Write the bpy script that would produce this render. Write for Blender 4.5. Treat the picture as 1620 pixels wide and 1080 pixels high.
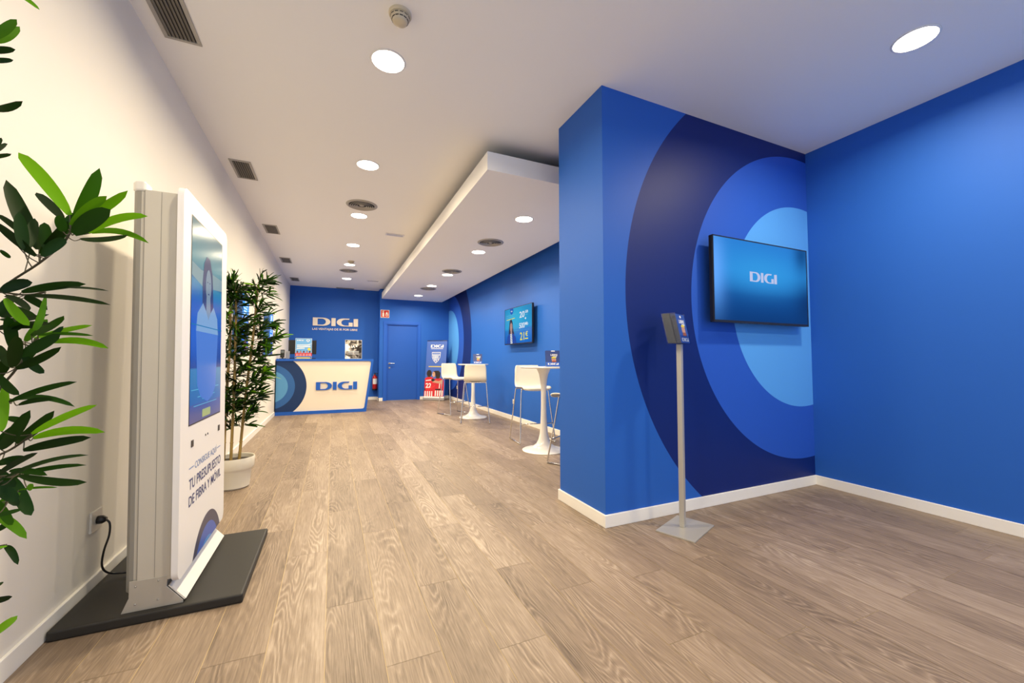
import bpy, bmesh, math, random
from mathutils import Matrix, Vector, Quaternion
for o in list(bpy.data.objects): bpy.data.objects.remove(o)
S = bpy.context.scene
COL = S.collection
PI = math.pi
random.seed(11)

# ---------------- camera, world, exposure ----------------
cam_d = bpy.data.cameras.new('camera')
cam = bpy.data.objects.new('camera', cam_d)
COL.objects.link(cam)
cam_d.sensor_width = 36.0
cam_d.lens = 36.0 * 636.19 / 1620.0
cam_d.clip_start = 0.02
_R = Vector((0.912991, -0.407980, 0.000899)); _U = Vector((-0.019051, -0.040431, 0.999001)); _F = Vector((0.407536, 0.912095, 0.044685))
cam.matrix_world = Matrix(((_R.x, _U.x, -_F.x, 1.0407), (_R.y, _U.y, -_F.y, 0.0), (_R.z, _U.z, -_F.z, 1.13), (0, 0, 0, 1)))
S.camera = cam
S.view_settings.view_transform = 'Standard'
S.view_settings.look = 'None'
S.view_settings.gamma = 1.0
S.view_settings.use_curve_mapping = False
S.view_settings.exposure = 0.0

world = bpy.data.worlds.new('world'); S.world = world
world.use_nodes = True
bg = world.node_tree.nodes['Background']
bg.inputs[0].default_value = (0.52, 0.70, 1.0, 1)     # cool daylight outside the shop window
bg.inputs[1].default_value = 1.55

LAMP_COL = (1.0, 0.83, 0.56)
LAMP_POW = 17.5
# main ceiling downlights (y positions), lowered ceiling downlights and the bay on the right
H = 3.07; ZB = 2.798; ZT = 2.963
MAIN_L = [(1.33, -0.43), (1.33, 1.10), (1.337, 2.646), (1.33, 4.184), (1.336, 5.733), (1.33, 7.272), (1.33, 8.818), (1.324, 10.382)]
LOW_L = [(3.093, 4.247), (3.086, 5.857), (3.088, 7.702), (3.073, 9.018), (3.073, 10.559)]
BAY_L = [(4.229, 1.151), (4.229, -0.40)]

# ---------------- materials ----------------
MATS = {}
def mat(name, col=(.8, .8, .8), rough=.5, metal=0., spec=.5, emit=None, estr=1., coat=0., alpha=None, trans=0.):
    if name in MATS: return MATS[name]
    m = bpy.data.materials.new(name); m.use_nodes = True
    b = m.node_tree.nodes['Principled BSDF']
    b.inputs['Base Color'].default_value = (*col, 1)
    b.inputs['Roughness'].default_value = rough
    b.inputs['Metallic'].default_value = metal
    b.inputs['Specular IOR Level'].default_value = spec
    b.inputs['Coat Weight'].default_value = coat
    b.inputs['Transmission Weight'].default_value = trans
    if emit:
        b.inputs['Emission Color'].default_value = (*emit, 1)
        b.inputs['Emission Strength'].default_value = estr
    MATS[name] = m
    return m
def srgb(r, g, b):
    f = lambda c: (c/255/12.92) if c/255 <= .04045 else ((c/255+.055)/1.055)**2.4
    return (f(r), f(g), f(b))
def N(m, kind, **kw):
    n = m.node_tree.nodes.new(kind)
    for k, v in kw.items(): setattr(n, k, v)
    return n
def LK(m, a, b): m.node_tree.links.new(a, b)
def bsdf(m): return m.node_tree.nodes['Principled BSDF']
def math_node(m, op, a, b=None, c=None):
    n = N(m, 'ShaderNodeMath', operation=op)
    for i, v in enumerate((a, b, c)):
        if v is None: continue
        if isinstance(v, (int, float)): n.inputs[i].default_value = v
        else: LK(m, v, n.inputs[i])
    return n.outputs[0]
def paint_bump(m, scale=260, strength=.05):
    tc = N(m, 'ShaderNodeTexCoord'); nz = N(m, 'ShaderNodeTexNoise'); nz.inputs['Scale'].default_value = scale
    nz.inputs['Detail'].default_value = 2
    bp = N(m, 'ShaderNodeBump'); bp.inputs['Strength'].default_value = strength; bp.inputs['Distance'].default_value = .002
    LK(m, tc.outputs['Object'], nz.inputs['Vector']); LK(m, nz.outputs['Fac'], bp.inputs['Height']); LK(m, bp.outputs[0], bsdf(m).inputs['Normal'])
    return m
def rings(name, axes, centre, bands, base, rough=.5):
    """painted concentric rings: bands = [(radius, colour)...] from the inside out"""
    m = mat(name, base, rough, spec=.28)
    tc = N(m, 'ShaderNodeTexCoord'); sp = N(m, 'ShaderNodeSeparateXYZ'); LK(m, tc.outputs['Object'], sp.inputs[0])
    d = []
    for ax, c in zip(axes, centre):
        v = math_node(m, 'SUBTRACT', sp.outputs[ax], c); d.append(math_node(m, 'MULTIPLY', v, v))
    r = math_node(m, 'SQRT', math_node(m, 'ADD', d[0], d[1]))
    prev = None
    for rad, col in reversed(bands):
        mx = N(m, 'ShaderNodeMix', data_type='RGBA')
        LK(m, math_node(m, 'LESS_THAN', r, rad), mx.inputs['Factor'])
        if prev is None: mx.inputs[6].default_value = (*base, 1)
        else: LK(m, prev, mx.inputs[6])
        mx.inputs[7].default_value = (*col, 1)
        prev = mx.outputs[2]
    LK(m, prev, bsdf(m).inputs['Base Color'])
    return m

C_BLUE = (0.018, 0.120, 0.530); C_NAVY = (0.003, 0.019, 0.165); C_MID = (0.022, 0.102, 0.560); C_LIGHT = (0.095, 0.370, 0.900)
WHITE = mat('white_wall_paint', (.85, .815, .75), .75, spec=.3)
CEIL = mat('ceiling_paint', (.94, .935, .92), .85, spec=.2)
BLUE = mat('blue_wall_paint', C_BLUE, .6, spec=.28)
BASEB = mat('baseboard_white', (.93, .91, .86), .4)
BLUEGLOSS = mat('blue_lacquer', C_BLUE, .35)
BLACK = mat('black_plastic', (.012, .012, .013), .35)
RUBBER = mat('black_matte', (.018, .017, .015), .55)
CHROME = mat('chrome', (.75, .74, .72), .12, 1.)
STEEL = mat('brushed_steel', (.55, .54, .52), .35, 1.)
SILVER = mat('silver_paint', (.52, .50, .45), .4, .4)
ALU = mat('aluminium_profile', (.60, .57, .50), .5, .25)
ALUD = mat('aluminium_profile_grooves', (.26, .25, .22), .5, .35)
WHITEPL = mat('white_plastic', (.82, .80, .74), .3)
WHITEGL = mat('white_lacquer', (.85, .83, .80), .2)
PANELW = mat('white_panel', (.86, .85, .84), .35)
CREAM = (.86, .78, .66)
GREY = mat('vent_grey', (.42, .40, .36), .5, .2)
DARK = mat('vent_dark', (.03, .03, .03), .8)
RED = mat('red_enamel', (.50, .012, .012), .3)
W = mat('print_white', (.85, .85, .85), .5)
paint_bump(WHITE); paint_bump(BLUE); paint_bump(BLUEGLOSS, 200, .02)

# ---------------- object helpers ----------------
def link(o, parent=None):
    COL.objects.link(o)
    if parent is not None: o.parent = parent
    return o
def tag(o, label=None, cat=None, group=None, kind=None):
    if label: o['label'] = label
    if cat: o['category'] = cat
    if group: o['group'] = group
    if kind: o['kind'] = kind
    return o
def thing(name, label, cat, loc=(0, 0, 0), rz=0, group=None):
    o = bpy.data.objects.new(name, None); o.empty_display_size = .1
    o.location = loc; o.rotation_euler = (0, 0, rz); link(o)
    return tag(o, label, cat, group)
def obj(name, bm, m, parent=None, smooth=False, kind=None, bevel=0, bseg=2, auto=None):
    me = bpy.data.meshes.new(name)
    bmesh.ops.recalc_face_normals(bm, faces=bm.faces)
    bm.to_mesh(me); bm.free()
    for x in (m if isinstance(m, (list, tuple)) else [m]): me.materials.append(x)
    if smooth:
        for p in me.polygons: p.use_smooth = True
        if auto: me.set_sharp_from_angle(angle=math.radians(auto))
    o = bpy.data.objects.new(name, me); link(o, parent)
    if bevel:
        b = o.modifiers.new('bevel', 'BEVEL'); b.width = bevel; b.segments = bseg; b.limit_method = 'ANGLE'; b.angle_limit = math.radians(40)
    if kind: o['kind'] = kind
    return o
def copy_tree(o, parent=None):
    c = o.copy(); COL.objects.link(c); c.parent = parent
    for ch in list(o.children): copy_tree(ch, c)
    return c
def BM(): return bmesh.new()
def box(bm, x0, x1, y0, y1, z0, z1, mi=0, M=None):
    vs = [bm.verts.new((x, y, z)) for x in (x0, x1) for y in (y0, y1) for z in (z0, z1)]
    for f in ((0, 1, 3, 2), (4, 6, 7, 5), (0, 4, 5, 1), (2, 3, 7, 6), (0, 2, 6, 4), (1, 5, 7, 3)):
        bm.faces.new([vs[i] for i in f]).material_index = mi
    if M is not None: bmesh.ops.transform(bm, matrix=M, verts=vs)
    return bm
def prism(bm, pts, d, M=None, mi=0):
    """polygon in local xy, extruded by d along local z"""
    a = [bm.verts.new((x, y, 0)) for x, y in pts]; b = [bm.verts.new((x, y, d)) for x, y in pts]
    bm.faces.new(list(reversed(a))).material_index = mi; bm.faces.new(b).material_index = mi
    n = len(pts)
    for i in range(n): bm.faces.new((a[i], a[(i+1) % n], b[(i+1) % n], b[i])).material_index = mi
    if M is not None: bmesh.ops.transform(bm, matrix=M, verts=a+b)
    return bm
def lathe(bm, prof, seg=40, c=(0, 0, 0), mi=0, M=None):
    rows = []; vs = []
    for r, z in prof:
        if r < 1e-6: row = [bm.verts.new((c[0], c[1], c[2]+z))]
        else: row = [bm.verts.new((c[0]+r*math.cos(2*PI*i/seg), c[1]+r*math.sin(2*PI*i/seg), c[2]+z)) for i in range(seg)]
        rows.append(row); vs += row
    for a, b in zip(rows, rows[1:]):
        if len(a) == 1 and len(b) == 1: continue
        for i in range(seg):
            j = (i+1) % seg
            if len(a) == 1: f = (a[0], b[j], b[i])
            elif len(b) == 1: f = (a[i], a[j], b[0])
            else: f = (a[i], a[j], b[j], b[i])
            bm.faces.new(f).material_index = mi
    if M is not None: bmesh.ops.transform(bm, matrix=M, verts=vs)
    return bm
def cyl(bm, r, z0, z1, seg=24, c=(0, 0, 0), M=None, mi=0): return lathe(bm, [(0, z0), (r, z0), (r, z1), (0, z1)], seg, c, mi, M)
def smooth_path(pts, n=6):
    P = [Vector(p) for p in pts]
    if len(P) < 3: return P
    out = []
    for i in range(len(P)-1):
        p0 = P[max(i-1, 0)]; p1 = P[i]; p2 = P[i+1]; p3 = P[min(i+2, len(P)-1)]
        for k in range(n):
            t = k/n
            out.append(.5*((2*p1)+(p2-p0)*t+(2*p0-5*p1+4*p2-p3)*t*t+(3*p1-p0-3*p2+p3)*t**3))
    out.append(P[-1]); return out
def tube(bm, pts, r, seg=10, mi=0):
    P = [Vector(p) for p in pts]; n = len(P)
    rad = r if isinstance(r, (list, tuple)) else [r]*n
    t0 = (P[1]-P[0]).normalized(); up = Vector((0, 0, 1)) if abs(t0.z) < .9 else Vector((1, 0, 0))
    u = t0.cross(up).normalized(); rows = []; pt = t0
    for i in range(n):
        t = ((P[min(i+1, n-1)]-P[max(i-1, 0)])).normalized()
        u = (pt.rotation_difference(t) @ u).normalized(); v = t.cross(u); pt = t
        rows.append([bm.verts.new(P[i]+(u*math.cos(2*PI*k/seg)+v*math.sin(2*PI*k/seg))*rad[i]) for k in range(seg)])
    for a, b in zip(rows, rows[1:]):
        for k in range(seg): bm.faces.new((a[k], a[(k+1) % seg], b[(k+1) % seg], b[k])).material_index = mi
    bm.faces.new(rows[0]).material_index = mi; bm.faces.new(rows[-1]).material_index = mi
    return bm
def rrect(x0, x1, y0, y1, r, n=8):
    out = []
    for cx, cy, a in ((x1-r, y1-r, 0), (x0+r, y1-r, 90), (x0+r, y0+r, 180), (x1-r, y0+r, 270)):
        for k in range(n+1):
            t = math.radians(a+90*k/n); out.append((cx+r*math.cos(t), cy+r*math.sin(t)))
    return out
def ell(cx, cy, rx, ry, n=24, a0=0, a1=360):
    full = abs(a1-a0) >= 360
    m = n if full else n+1
    return [(cx+rx*math.cos(math.radians(a0+(a1-a0)*k/n)), cy+ry*math.sin(math.radians(a0+(a1-a0)*k/n))) for k in range(m)]
def frame_mat(o, u, v):
    u = Vector(u).normalized(); v = Vector(v).normalized(); n = u.cross(v)
    return Matrix(((u.x, v.x, n.x, o[0]), (u.y, v.y, n.y, o[1]), (u.z, v.z, n.z, o[2]), (0, 0, 0, 1)))
def curve_mesh(c):
    o = bpy.data.objects.new('tmp', c); COL.objects.link(o)
    dg = bpy.context.evaluated_depsgraph_get(); dg.update()
    me = bpy.data.meshes.new_from_object(o.evaluated_get(dg))
    bpy.data.objects.remove(o); bpy.data.curves.remove(c)
    return me
class Art:
    """flat print or raised lettering: shapes in the local plane, joined into ONE mesh with a few inks"""
    def __init__(s): s.bm = BM(); s.mats = []; s.k = 0
    def mi(s, m):
        if m not in s.mats: s.mats.append(m)
        return s.mats.index(m)
    def _add(s, me, m, z):
        i = s.mi(m); n0 = len(s.bm.verts); f0 = len(s.bm.faces)
        s.bm.from_mesh(me); bpy.data.meshes.remove(me)
        s.bm.verts.ensure_lookup_table(); s.bm.faces.ensure_lookup_table()
        for f in s.bm.faces[f0:]: f.material_index = i
        for v in s.bm.verts[n0:]: v.co.z += z
    def shape(s, loops, m, z=0, ext=0.0):
        if not isinstance(loops[0][0], (list, tuple)): loops = [loops]
        c = bpy.data.curves.new('c', 'CURVE'); c.dimensions = '2D'; c.fill_mode = 'BOTH' if ext else 'FRONT'; c.extrude = ext/2
        for lp in loops:
            sp = c.splines.new('POLY'); sp.points.add(len(lp)-1)
            for p, q in zip(sp.points, lp): p.co = (q[0], q[1], 0, 1)
            sp.use_cyclic_u = True
        s._add(curve_mesh(c), m, z+ext/2); return s
    def text(s, body, x0, x1, y0, h, m, z=0, ext=0.0, bold=.0, align=None):
        """text scaled to the box: left x0, right x1, baseline y0, cap height h"""
        c = bpy.data.curves.new('t', 'FONT'); c.body = body; c.size = 1; c.extrude = ext/2; c.offset = bold; c.resolution_u = 3
        me = curve_mesh(c)
        if not len(me.vertices): return s
        xs = [v.co.x for v in me.vertices]; a, b = min(xs), max(xs); cap = .73
        for v in me.vertices:
            v.co.x = x0+(v.co.x-a)/(b-a)*(x1-x0); v.co.y = y0+v.co.y*h/cap
        s._add(me, m, z+ext/2); return s
    def logo(s, x0, x1, y0, y1, m, z=0, ext=0.0):
        sx = (x1-x0)/5.2; sy = (y1-y0)
        T = lambda P: [(x0+x*sx, y0+y*sy) for x, y in P]
        D = [(0, 0), (1.15, 0)]+[(1.15+.82*math.sin(math.radians(a)), .5-.5*math.cos(math.radians(a))) for a in range(10, 180, 10)]+[(1.15, 1), (0, 1)]
        Di = [(.53, .12), (1.0, .12)]+[(1.0+.46*math.sin(math.radians(a)), .5-.38*math.cos(math.radians(a))) for a in range(10, 180, 10)]+[(1.0, .88), (.53, .88)]
        I1 = [(2.09, 0), (2.57, 0), (2.57, 1), (2.09, 1)]
        G = [(4.2, 1), (3.5, 1)]+[(3.5-.80*math.sin(math.radians(a)), .5+.5*math.cos(math.radians(a))) for a in range(10, 180, 10)]+[(3.5, 0), (4.57, 0), (4.57, .5), (4.1, .5), (4.1, .1), (3.72, .1)]
        G += [(3.72-.49*math.sin(math.radians(a)), .48-.38*math.cos(math.radians(a))) for a in range(10, 180, 10)]+[(3.72, .86), (4.12, .86)]
        I2 = [(4.67, 0), (5.2, 0), (5.2, 1), (4.67, .97)]
        s.shape([T(D), T(Di)], m, z, ext)
        for P in (I1, G, I2): s.shape([T(P)], m, z, ext)
        return s
    def put(s, name, M, parent):
        bmesh.ops.transform(s.bm, matrix=M, verts=s.bm.verts)
        me = bpy.data.meshes.new(name); s.bm.to_mesh(me); s.bm.free()
        for m in s.mats: me.materials.append(m)
        o = bpy.data.objects.new(name, me); link(o, parent); return o
def struct(name, bm, m, **kw): return obj(name, bm, m, kind='structure', **kw)

# ---------------- floor: laminate planks ----------------
def floor():
    PW, PL, G = .2074, 1.242, .0009
    known = {4: 2.663, 5: 2.06, 6: 1.586, 7: 2.062, 8: 1.50, 9: 2.063, 10: 1.755, 11: 1.25, 12: 1.70, 13: 1.093, 14: 1.705, 15: 1.03, 16: 1.668, 17: 1.036, 18: 1.43, 19: 1.036, 20: 1.84, 21: 1.04}
    bm = BM(); cl = bm.loops.layers.color.new('plank'); rnd = random.Random(4)
    def quad(x0, x1, y0, y1, z, c, mi):
        if x1 <= x0 or y1 <= y0: return
        f = bm.faces.new([bm.verts.new(p) for p in ((x0, y0, z), (x1, y0, z), (x1, y1, z), (x0, y1, z))])
        f.material_index = mi
        for l in f.loops: l[cl] = c
    quad(-.15, 5.25, -1.65, 12.1, -.0012, (.5, .5, .5, 1), 1)
    for k in range(0, 25):
        x0, x1 = k*PW+G, (k+1)*PW-G
        off = known.get(k, rnd.random()*PL) % PL
        y = -1.5-PL+((off+1.5) % PL)
        while y < 11.95:
            c = (rnd.random(), rnd.random(), rnd.random(), 1)
            quad(x0, min(x1, 5.085), max(y+G*.8, -1.5), min(y+PL-G*.8, 11.934), 0, c, 0)
            y += PL
    m = mat('laminate_oak', (.4, .3, .2), .42, spec=.45)
    at = N(m, 'ShaderNodeVertexColor'); at.layer_name = 'plank'
    sc = N(m, 'ShaderNodeSeparateColor'); LK(m, at.outputs[0], sc.inputs[0])
    tc = N(m, 'ShaderNodeTexCoord'); mul = N(m, 'ShaderNodeVectorMath', operation='MULTIPLY'); LK(m, at.outputs[0], mul.inputs[0]); mul.inputs[1].default_value = (31, 57, 17)
    add = N(m, 'ShaderNodeVectorMath', operation='ADD'); LK(m, tc.outputs['Object'], add.inputs[0]); LK(m, mul.outputs[0], add.inputs[1])
    def noise(sx, sy, scale, detail, rough=.55, dist=0):
        mp = N(m, 'ShaderNodeMapping'); mp.inputs['Scale'].default_value = (sx, sy, 1); LK(m, add.outputs[0], mp.inputs[0])
        n = N(m, 'ShaderNodeTexNoise'); n.inputs['Scale'].default_value = scale; n.inputs['Detail'].default_value = detail; n.inputs['Roughness'].default_value = rough; n.inputs['Distortion'].default_value = dist
        LK(m, mp.outputs[0], n.inputs['Vector']); return n.outputs['Fac']
    big = noise(6.5, .9, 1, 1.6, .45, .25)
    jit = noise(40, 9, 1, 2)
    ph = math_node(m, 'ADD', math_node(m, 'MULTIPLY', big, 25), math_node(m, 'MULTIPLY', jit, .9))
    ring = math_node(m, 'FRACT', ph)
    tri = math_node(m, 'ABSOLUTE', math_node(m, 'SUBTRACT', math_node(m, 'MULTIPLY', ring, 2), 1))
    tri = math_node(m, 'POWER', tri, 1.6)
    fib = noise(150, 5, 1, 3, .6); fib2 = noise(420, 14, 1, 2, .6); cloud = noise(5, 1.1, 1, 3)
    # where the figure shows: strong in patches, weak elsewhere
    mask = N(m, 'ShaderNodeMapRange'); LK(m, noise(9, 1.1, .9, 1), mask.inputs[0]); mask.inputs[1].default_value = .42; mask.inputs[2].default_value = .62; mask.inputs[3].default_value = .10; mask.inputs[4].default_value = .85
    v = math_node(m, 'MULTIPLY', math_node(m, 'SUBTRACT', tri, .45), math_node(m, 'MULTIPLY', mask.outputs[0], .42))
    v = math_node(m, 'ADD', v, math_node(m, 'MULTIPLY', math_node(m, 'SUBTRACT', fib, .5), .75))
    v = math_node(m, 'ADD', v, math_node(m, 'MULTIPLY', math_node(m, 'SUBTRACT', fib2, .5), .45))
    v = math_node(m, 'ADD', v, math_node(m, 'MULTIPLY', math_node(m, 'SUBTRACT', cloud, .5), .6))
    v = math_node(m, 'ADD', v, math_node(m, 'MULTIPLY', math_node(m, 'SUBTRACT', sc.outputs[2], .5), .20))
    v = math_node(m, 'ADD', v, .5)
    cr = N(m, 'ShaderNodeValToRGB'); LK(m, v, cr.inputs[0])
    e = cr.color_ramp.elements
    e[0].position = 0; e[0].color = (.098, .068, .046, 1); e[1].position = 1; e[1].color = (.50, .40, .305, 1)
    q = e.new(.5); q.color = (.265, .196, .138, 1)
    LK(m, cr.outputs[0], bsdf(m).inputs['Base Color'])
    bp = N(m, 'ShaderNodeBump'); bp.inputs['Strength'].default_value = .25; bp.inputs['Distance'].default_value = .0012
    LK(m, v, bp.inputs['Height']); LK(m, bp.outputs[0], bsdf(m).inputs['Normal'])
    rr = N(m, 'ShaderNodeMapRange'); LK(m, v, rr.inputs[0]); rr.inputs[3].default_value = .52; rr.inputs[4].default_value = .36
    LK(m, rr.outputs[0], bsdf(m).inputs['Roughness'])
    return struct('floor', bm, [m, mat('plank_joint', (.62, .47, .24), .6)])
floor()

# ---------------- walls, ceiling ----------------
T = .15; XR = 5.085; XB = 4.15; YC = 2.265; YD = 2.856; YB = 11.934; Y2 = 11.512; XC = 2.746; XJ = 2.213; YF = -1.5
struct('wall_left', box(BM(), -T, 0, YF-T, YB+T, 0, H), WHITE)
struct('wall_right', box(BM(), XR, XR+T, YF-T, YC+.3, 0, H), BLUE)
b = box(BM(), XC, XR+T, YC, YD, 0, H)
struct('wall_partition', b, paint_bump(rings('partition_rings', (0, 2), (4.945, 1.618), [(.908, C_LIGHT), (1.368, C_MID), (2.009, C_NAVY)], C_BLUE, .5)))
b = box(BM(), XB, XB+T, YD-.1, Y2+T, 0, H)
struct('wall_right_back', b, paint_bump(rings('back_rings', (1, 2), (11.40, 1.618), [(.925, C_LIGHT), (1.368, C_MID), (2.009, C_NAVY)], C_BLUE, .5)))
b = box(BM(), 0, XJ, YB, YB+T, 0, H)
struct('wall_back_desk', b, BLUE)
b = BM()
box(b, XJ, 2.40, Y2, YB+T, 0, H); box(b, 3.262, XB, Y2, YB+T, 0, H); box(b, 2.40, 3.262, Y2, YB+T, 2.11, H)
struct('wall_back_door', b, BLUE)
struct('ceiling', box(BM(), -T, XR+T, YF-T, YB+T, H, H+T), CEIL)
# lowered ceiling, hung clear of the real one on a recessed core
low = struct('ceiling_lowered', box(BM(), 2.256, 3.939, 3.252, Y2, ZB, ZT), CEIL)
GAP_SHADE = mat('gap_shade_dark', (.055, .050, .042), .9)  # dark brown-grey puts the shade of the ceiling gap into the colour
obj('gap_shade_sheet', box(BM(), 2.262, 3.933, 3.258, Y2-.004, ZT, ZT+.006), GAP_SHADE, low)  # thin dark sheet added on top to deepen the gap's shade
obj('hanging_core', box(BM(), 2.70, 3.50, 3.72, Y2-.01, ZT+.006, H), GAP_SHADE, low)
# shop front behind the camera
b = BM(); box(b, 0, XR, YF-T, YF, 2.75, H); box(b, 0, .12, YF-T, YF, 0, 2.75); box(b, XR-.12, XR, YF-T, YF, 0, 2.75); box(b, .12, XR-.12, YF-T, YF, 0, .12)
struct('wall_front', b, WHITE)
wf = BM()
for x in (.12, 1.30, 2.50, 3.70, XR-.17): box(wf, x, x+.05, YF-.10, YF-.04, .12, 2.75)
box(wf, .12, XR-.12, YF-.10, YF-.04, .12, .17); box(wf, .12, XR-.12, YF-.10, YF-.04, 2.70, 2.75)
win = struct('window_1', wf, mat('window_frame_grey', (.3, .3, .3), .4, .5))
gm = bpy.data.materials.new('window_glass'); gm.use_nodes = True
nt = gm.node_tree; nt.nodes.clear()
to = nt.nodes.new('ShaderNodeOutputMaterial'); tb = nt.nodes.new('ShaderNodeBsdfTransparent'); gb = nt.nodes.new('ShaderNodeBsdfGlossy'); gb.inputs['Roughness'].default_value = .02
mx = nt.nodes.new('ShaderNodeMixShader'); mx.inputs[0].default_value = .07
nt.links.new(tb.outputs[0], mx.inputs[1]); nt.links.new(gb.outputs[0], mx.inputs[2]); nt.links.new(mx.outputs[0], to.inputs[0])
for x0, x1 in ((.17, 1.30), (1.35, 2.50), (2.55, 3.70), (3.75, XR-.17)):
    obj('pane', box(BM(), x0, x1, YF-.075, YF-.067, .17, 2.70), gm, win)

# baseboards
BH, BT = .084, .014
def base_strip(name, x0, x1, y0, y1): return struct(name, box(BM(), x0, x1, y0, y1, 0, BH), BASEB, bevel=.003)
base_strip('baseboard_left', 0, BT, YF, 9.31)
base_strip('baseboard_right', XR-BT, XR, YF, YC)
base_strip('baseboard_partition', XC-BT, XR-BT, YC-BT, YC)
base_strip('baseboard_partition_end', XC-BT, XC, YC, YD+BT)
base_strip('baseboard_partition_back', XC, XB-BT, YD, YD+BT)
base_strip('baseboard_right_back', XB-BT, XB, YD+BT, Y2)
base_strip('baseboard_back', 0, XJ-BT, YB-BT, YB)
b = BM(); box(b, XJ-BT, XJ, Y2-BT, YB, 0, BH); box(b, XJ-BT, 2.316, Y2-BT, Y2, 0, BH)
struct('baseboard_back_corner', b, BASEB)
base_strip('baseboard_back_door', 3.325, XB-BT, Y2-BT, Y2)

# ---------------- door ----------------
b = BM()
box(b, 2.316, 2.405, Y2-.018, Y2+.02, 0, 2.105); box(b, 3.257, 3.325, Y2-.018, Y2+.02, 0, 2.105); box(b, 2.316, 3.325, Y2-.018, Y2+.02, 2.105, 2.185)
box(b, 2.405, 2.425, Y2-.005, Y2+.12, 0, 2.105); box(b, 3.237, 3.257, Y2-.005, Y2+.12, 0, 2.105); box(b, 2.405, 3.257, Y2-.005, Y2+.12, 2.085, 2.105)
door = struct('door_1', b, mat('blue_door_trim', (.018, .11, .55), .45, spec=.3), bevel=.003)
leaf = obj('door_leaf', box(BM(), 2.427, 3.235, Y2+.03, Y2+.07, .006, 2.083), mat('blue_door_leaf', (.020, .105, .50), .4, spec=.3), door)
b = BM(); My = Matrix.Rotation(PI/2, 4, 'X')
cyl(b, .026, 0, .01, 20, M=Matrix.Translation((2.49, Y2+.03, 1.02)) @ My)
tube(b, smooth_path([(2.49, Y2+.03, 1.02), (2.49, Y2-.02, 1.02), (2.51, Y2-.025, 1.02), (2.62, Y2-.022, 1.02)]), .010)
obj('door_handle', b, STEEL, leaf, smooth=True, auto=40)
b = BM(); cyl(b, .024, 0, .01, 20, M=Matrix.Translation((2.49, Y2+.03, .90)) @ My); cyl(b, .011, .01, .03, 12, M=Matrix.Translation((2.49, Y2+.03, .90)) @ My)
obj('door_lock', b, STEEL, leaf, smooth=True, auto=40)

# ---------------- downlights ----------------
LAMP_E = mat('lamp_diffuser', (1, 1, 1), .5, emit=(1.0, .93, .80), estr=14)
RINGW = mat('lamp_ring_white', (.85, .84, .82), .4)
def downlight(x, y, z, label, group, first=[None]):
    if first[0] is None:
        t = thing('ceiling_downlight', label, 'ceiling light', (x, y, z), 0, group)
        obj('trim_ring', lathe(BM(), [(.100, -.003), (.101, -.006), (.108, -.004), (.112, 0), (.100, 0), (.100, -.003)], 48), RINGW, t, smooth=True)
        obj('light_diffuser', lathe(BM(), [(0, -.0035), (.100, -.0035), (.100, 0), (0, 0)], 48), LAMP_E, t)
        first[0] = t
    else:
        t = copy_tree(first[0]); t.location = (x, y, z); t['label'] = label; t['group'] = group
    ld = bpy.data.lights.new('downlight_lamp', 'AREA'); ld.shape = 'DISK'; ld.size = .17; ld.energy = LAMP_POW; ld.color = LAMP_COL; ld.spread = math.radians(LAMP_SPREAD)
    lo = bpy.data.objects.new('downlight_lamp', ld); link(lo, t); lo.location = (0, 0, -.012)
    return t
LAMP_SPREAD = 165
nm = ['nearest of the row seen in the photo', 'second', 'third', 'fourth', 'fifth', 'farthest, close to the back wall']
pl = ['between the smoke detector and the long row, nearest one', 'second from the front, ahead of the round air diffuser', 'just beyond the near round air diffuser', 'middle of the row, beyond the near diffuser', 'just ahead of the far round air diffuser', 'last one, nearest to the blue back wall']
for (x, y), i in zip(MAIN_L, range(-2, 6)):
    lb = ('round white downlight in main ceiling, '+pl[i]) if i >= 0 else ['round white downlight in main ceiling by the shop front glass', 'round white downlight in main ceiling directly above the entrance area'][i+2]
    downlight(x, y, H, lb, 'downlights in the main ceiling')
pl = ['front one, biggest of that row', 'second, behind the near round diffuser', 'third, tucked against the middle round diffuser', 'fourth, just before the farthest diffuser', 'farthest, closest to the blue door wall']
for (x, y), p in zip(LOW_L, pl): downlight(x, y, ZB, 'round white downlight in lowered ceiling, '+p, 'downlights in the lowered ceiling')
downlight(BAY_L[0][0], BAY_L[0][1], H, 'round white downlight above the bay with the ringed blue wall', 'downlights above the right bay')
downlight(BAY_L[1][0], BAY_L[1][1], H, 'round white downlight in the right bay beside the shop front glass', 'downlights above the right bay')

# ---------------- ceiling vents, diffusers, detectors ----------------
vy = [(2.54, 2.985), (4.59, 5.04), (6.65, 7.10), (8.70, 9.12), (10.75, 11.19)]
vl = ['nearest and largest, cut by the photo top', 'second from the front, above the display totem', 'third from the front', 'fourth from the front', 'farthest, by the blue back wall']
v0 = None
for (y0, y1), l in zip(vy, vl):
    lb = 'grey louvred air grille along the left wall, '+l
    if v0 is None:
        L_ = .445; v0 = thing('air_grille', lb, 'air vent', (.085, y0, H), 0, 'louvred grilles along the left wall')
        b = BM(); w = .185
        box(b, 0, w, 0, .022, -.008, 0); box(b, 0, w, L_-.022, L_, -.008, 0); box(b, 0, .022, .022, L_-.022, -.008, 0); box(b, w-.022, w, .022, L_-.022, -.008, 0)
        obj('frame', b, GREY, v0, bevel=.002)
        obj('backing', box(BM(), .022, w-.022, .022, L_-.022, -.001, 0), DARK, v0)
        b = BM()
        for k in range(7):
            x = .026+k*.0195
            box(b, -.009, .009, .022, L_-.022, -.001, .001, M=Matrix.Translation((x+.006, 0, -.006)) @ Matrix.Rotation(.45, 4, 'Y'))
        obj('louvres', b, mat('vent_slat', (.20, .185, .155), .5, .2), v0)
    else:
        t = copy_tree(v0); t.location = (.085, y0, H); t['label'] = lb
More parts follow.
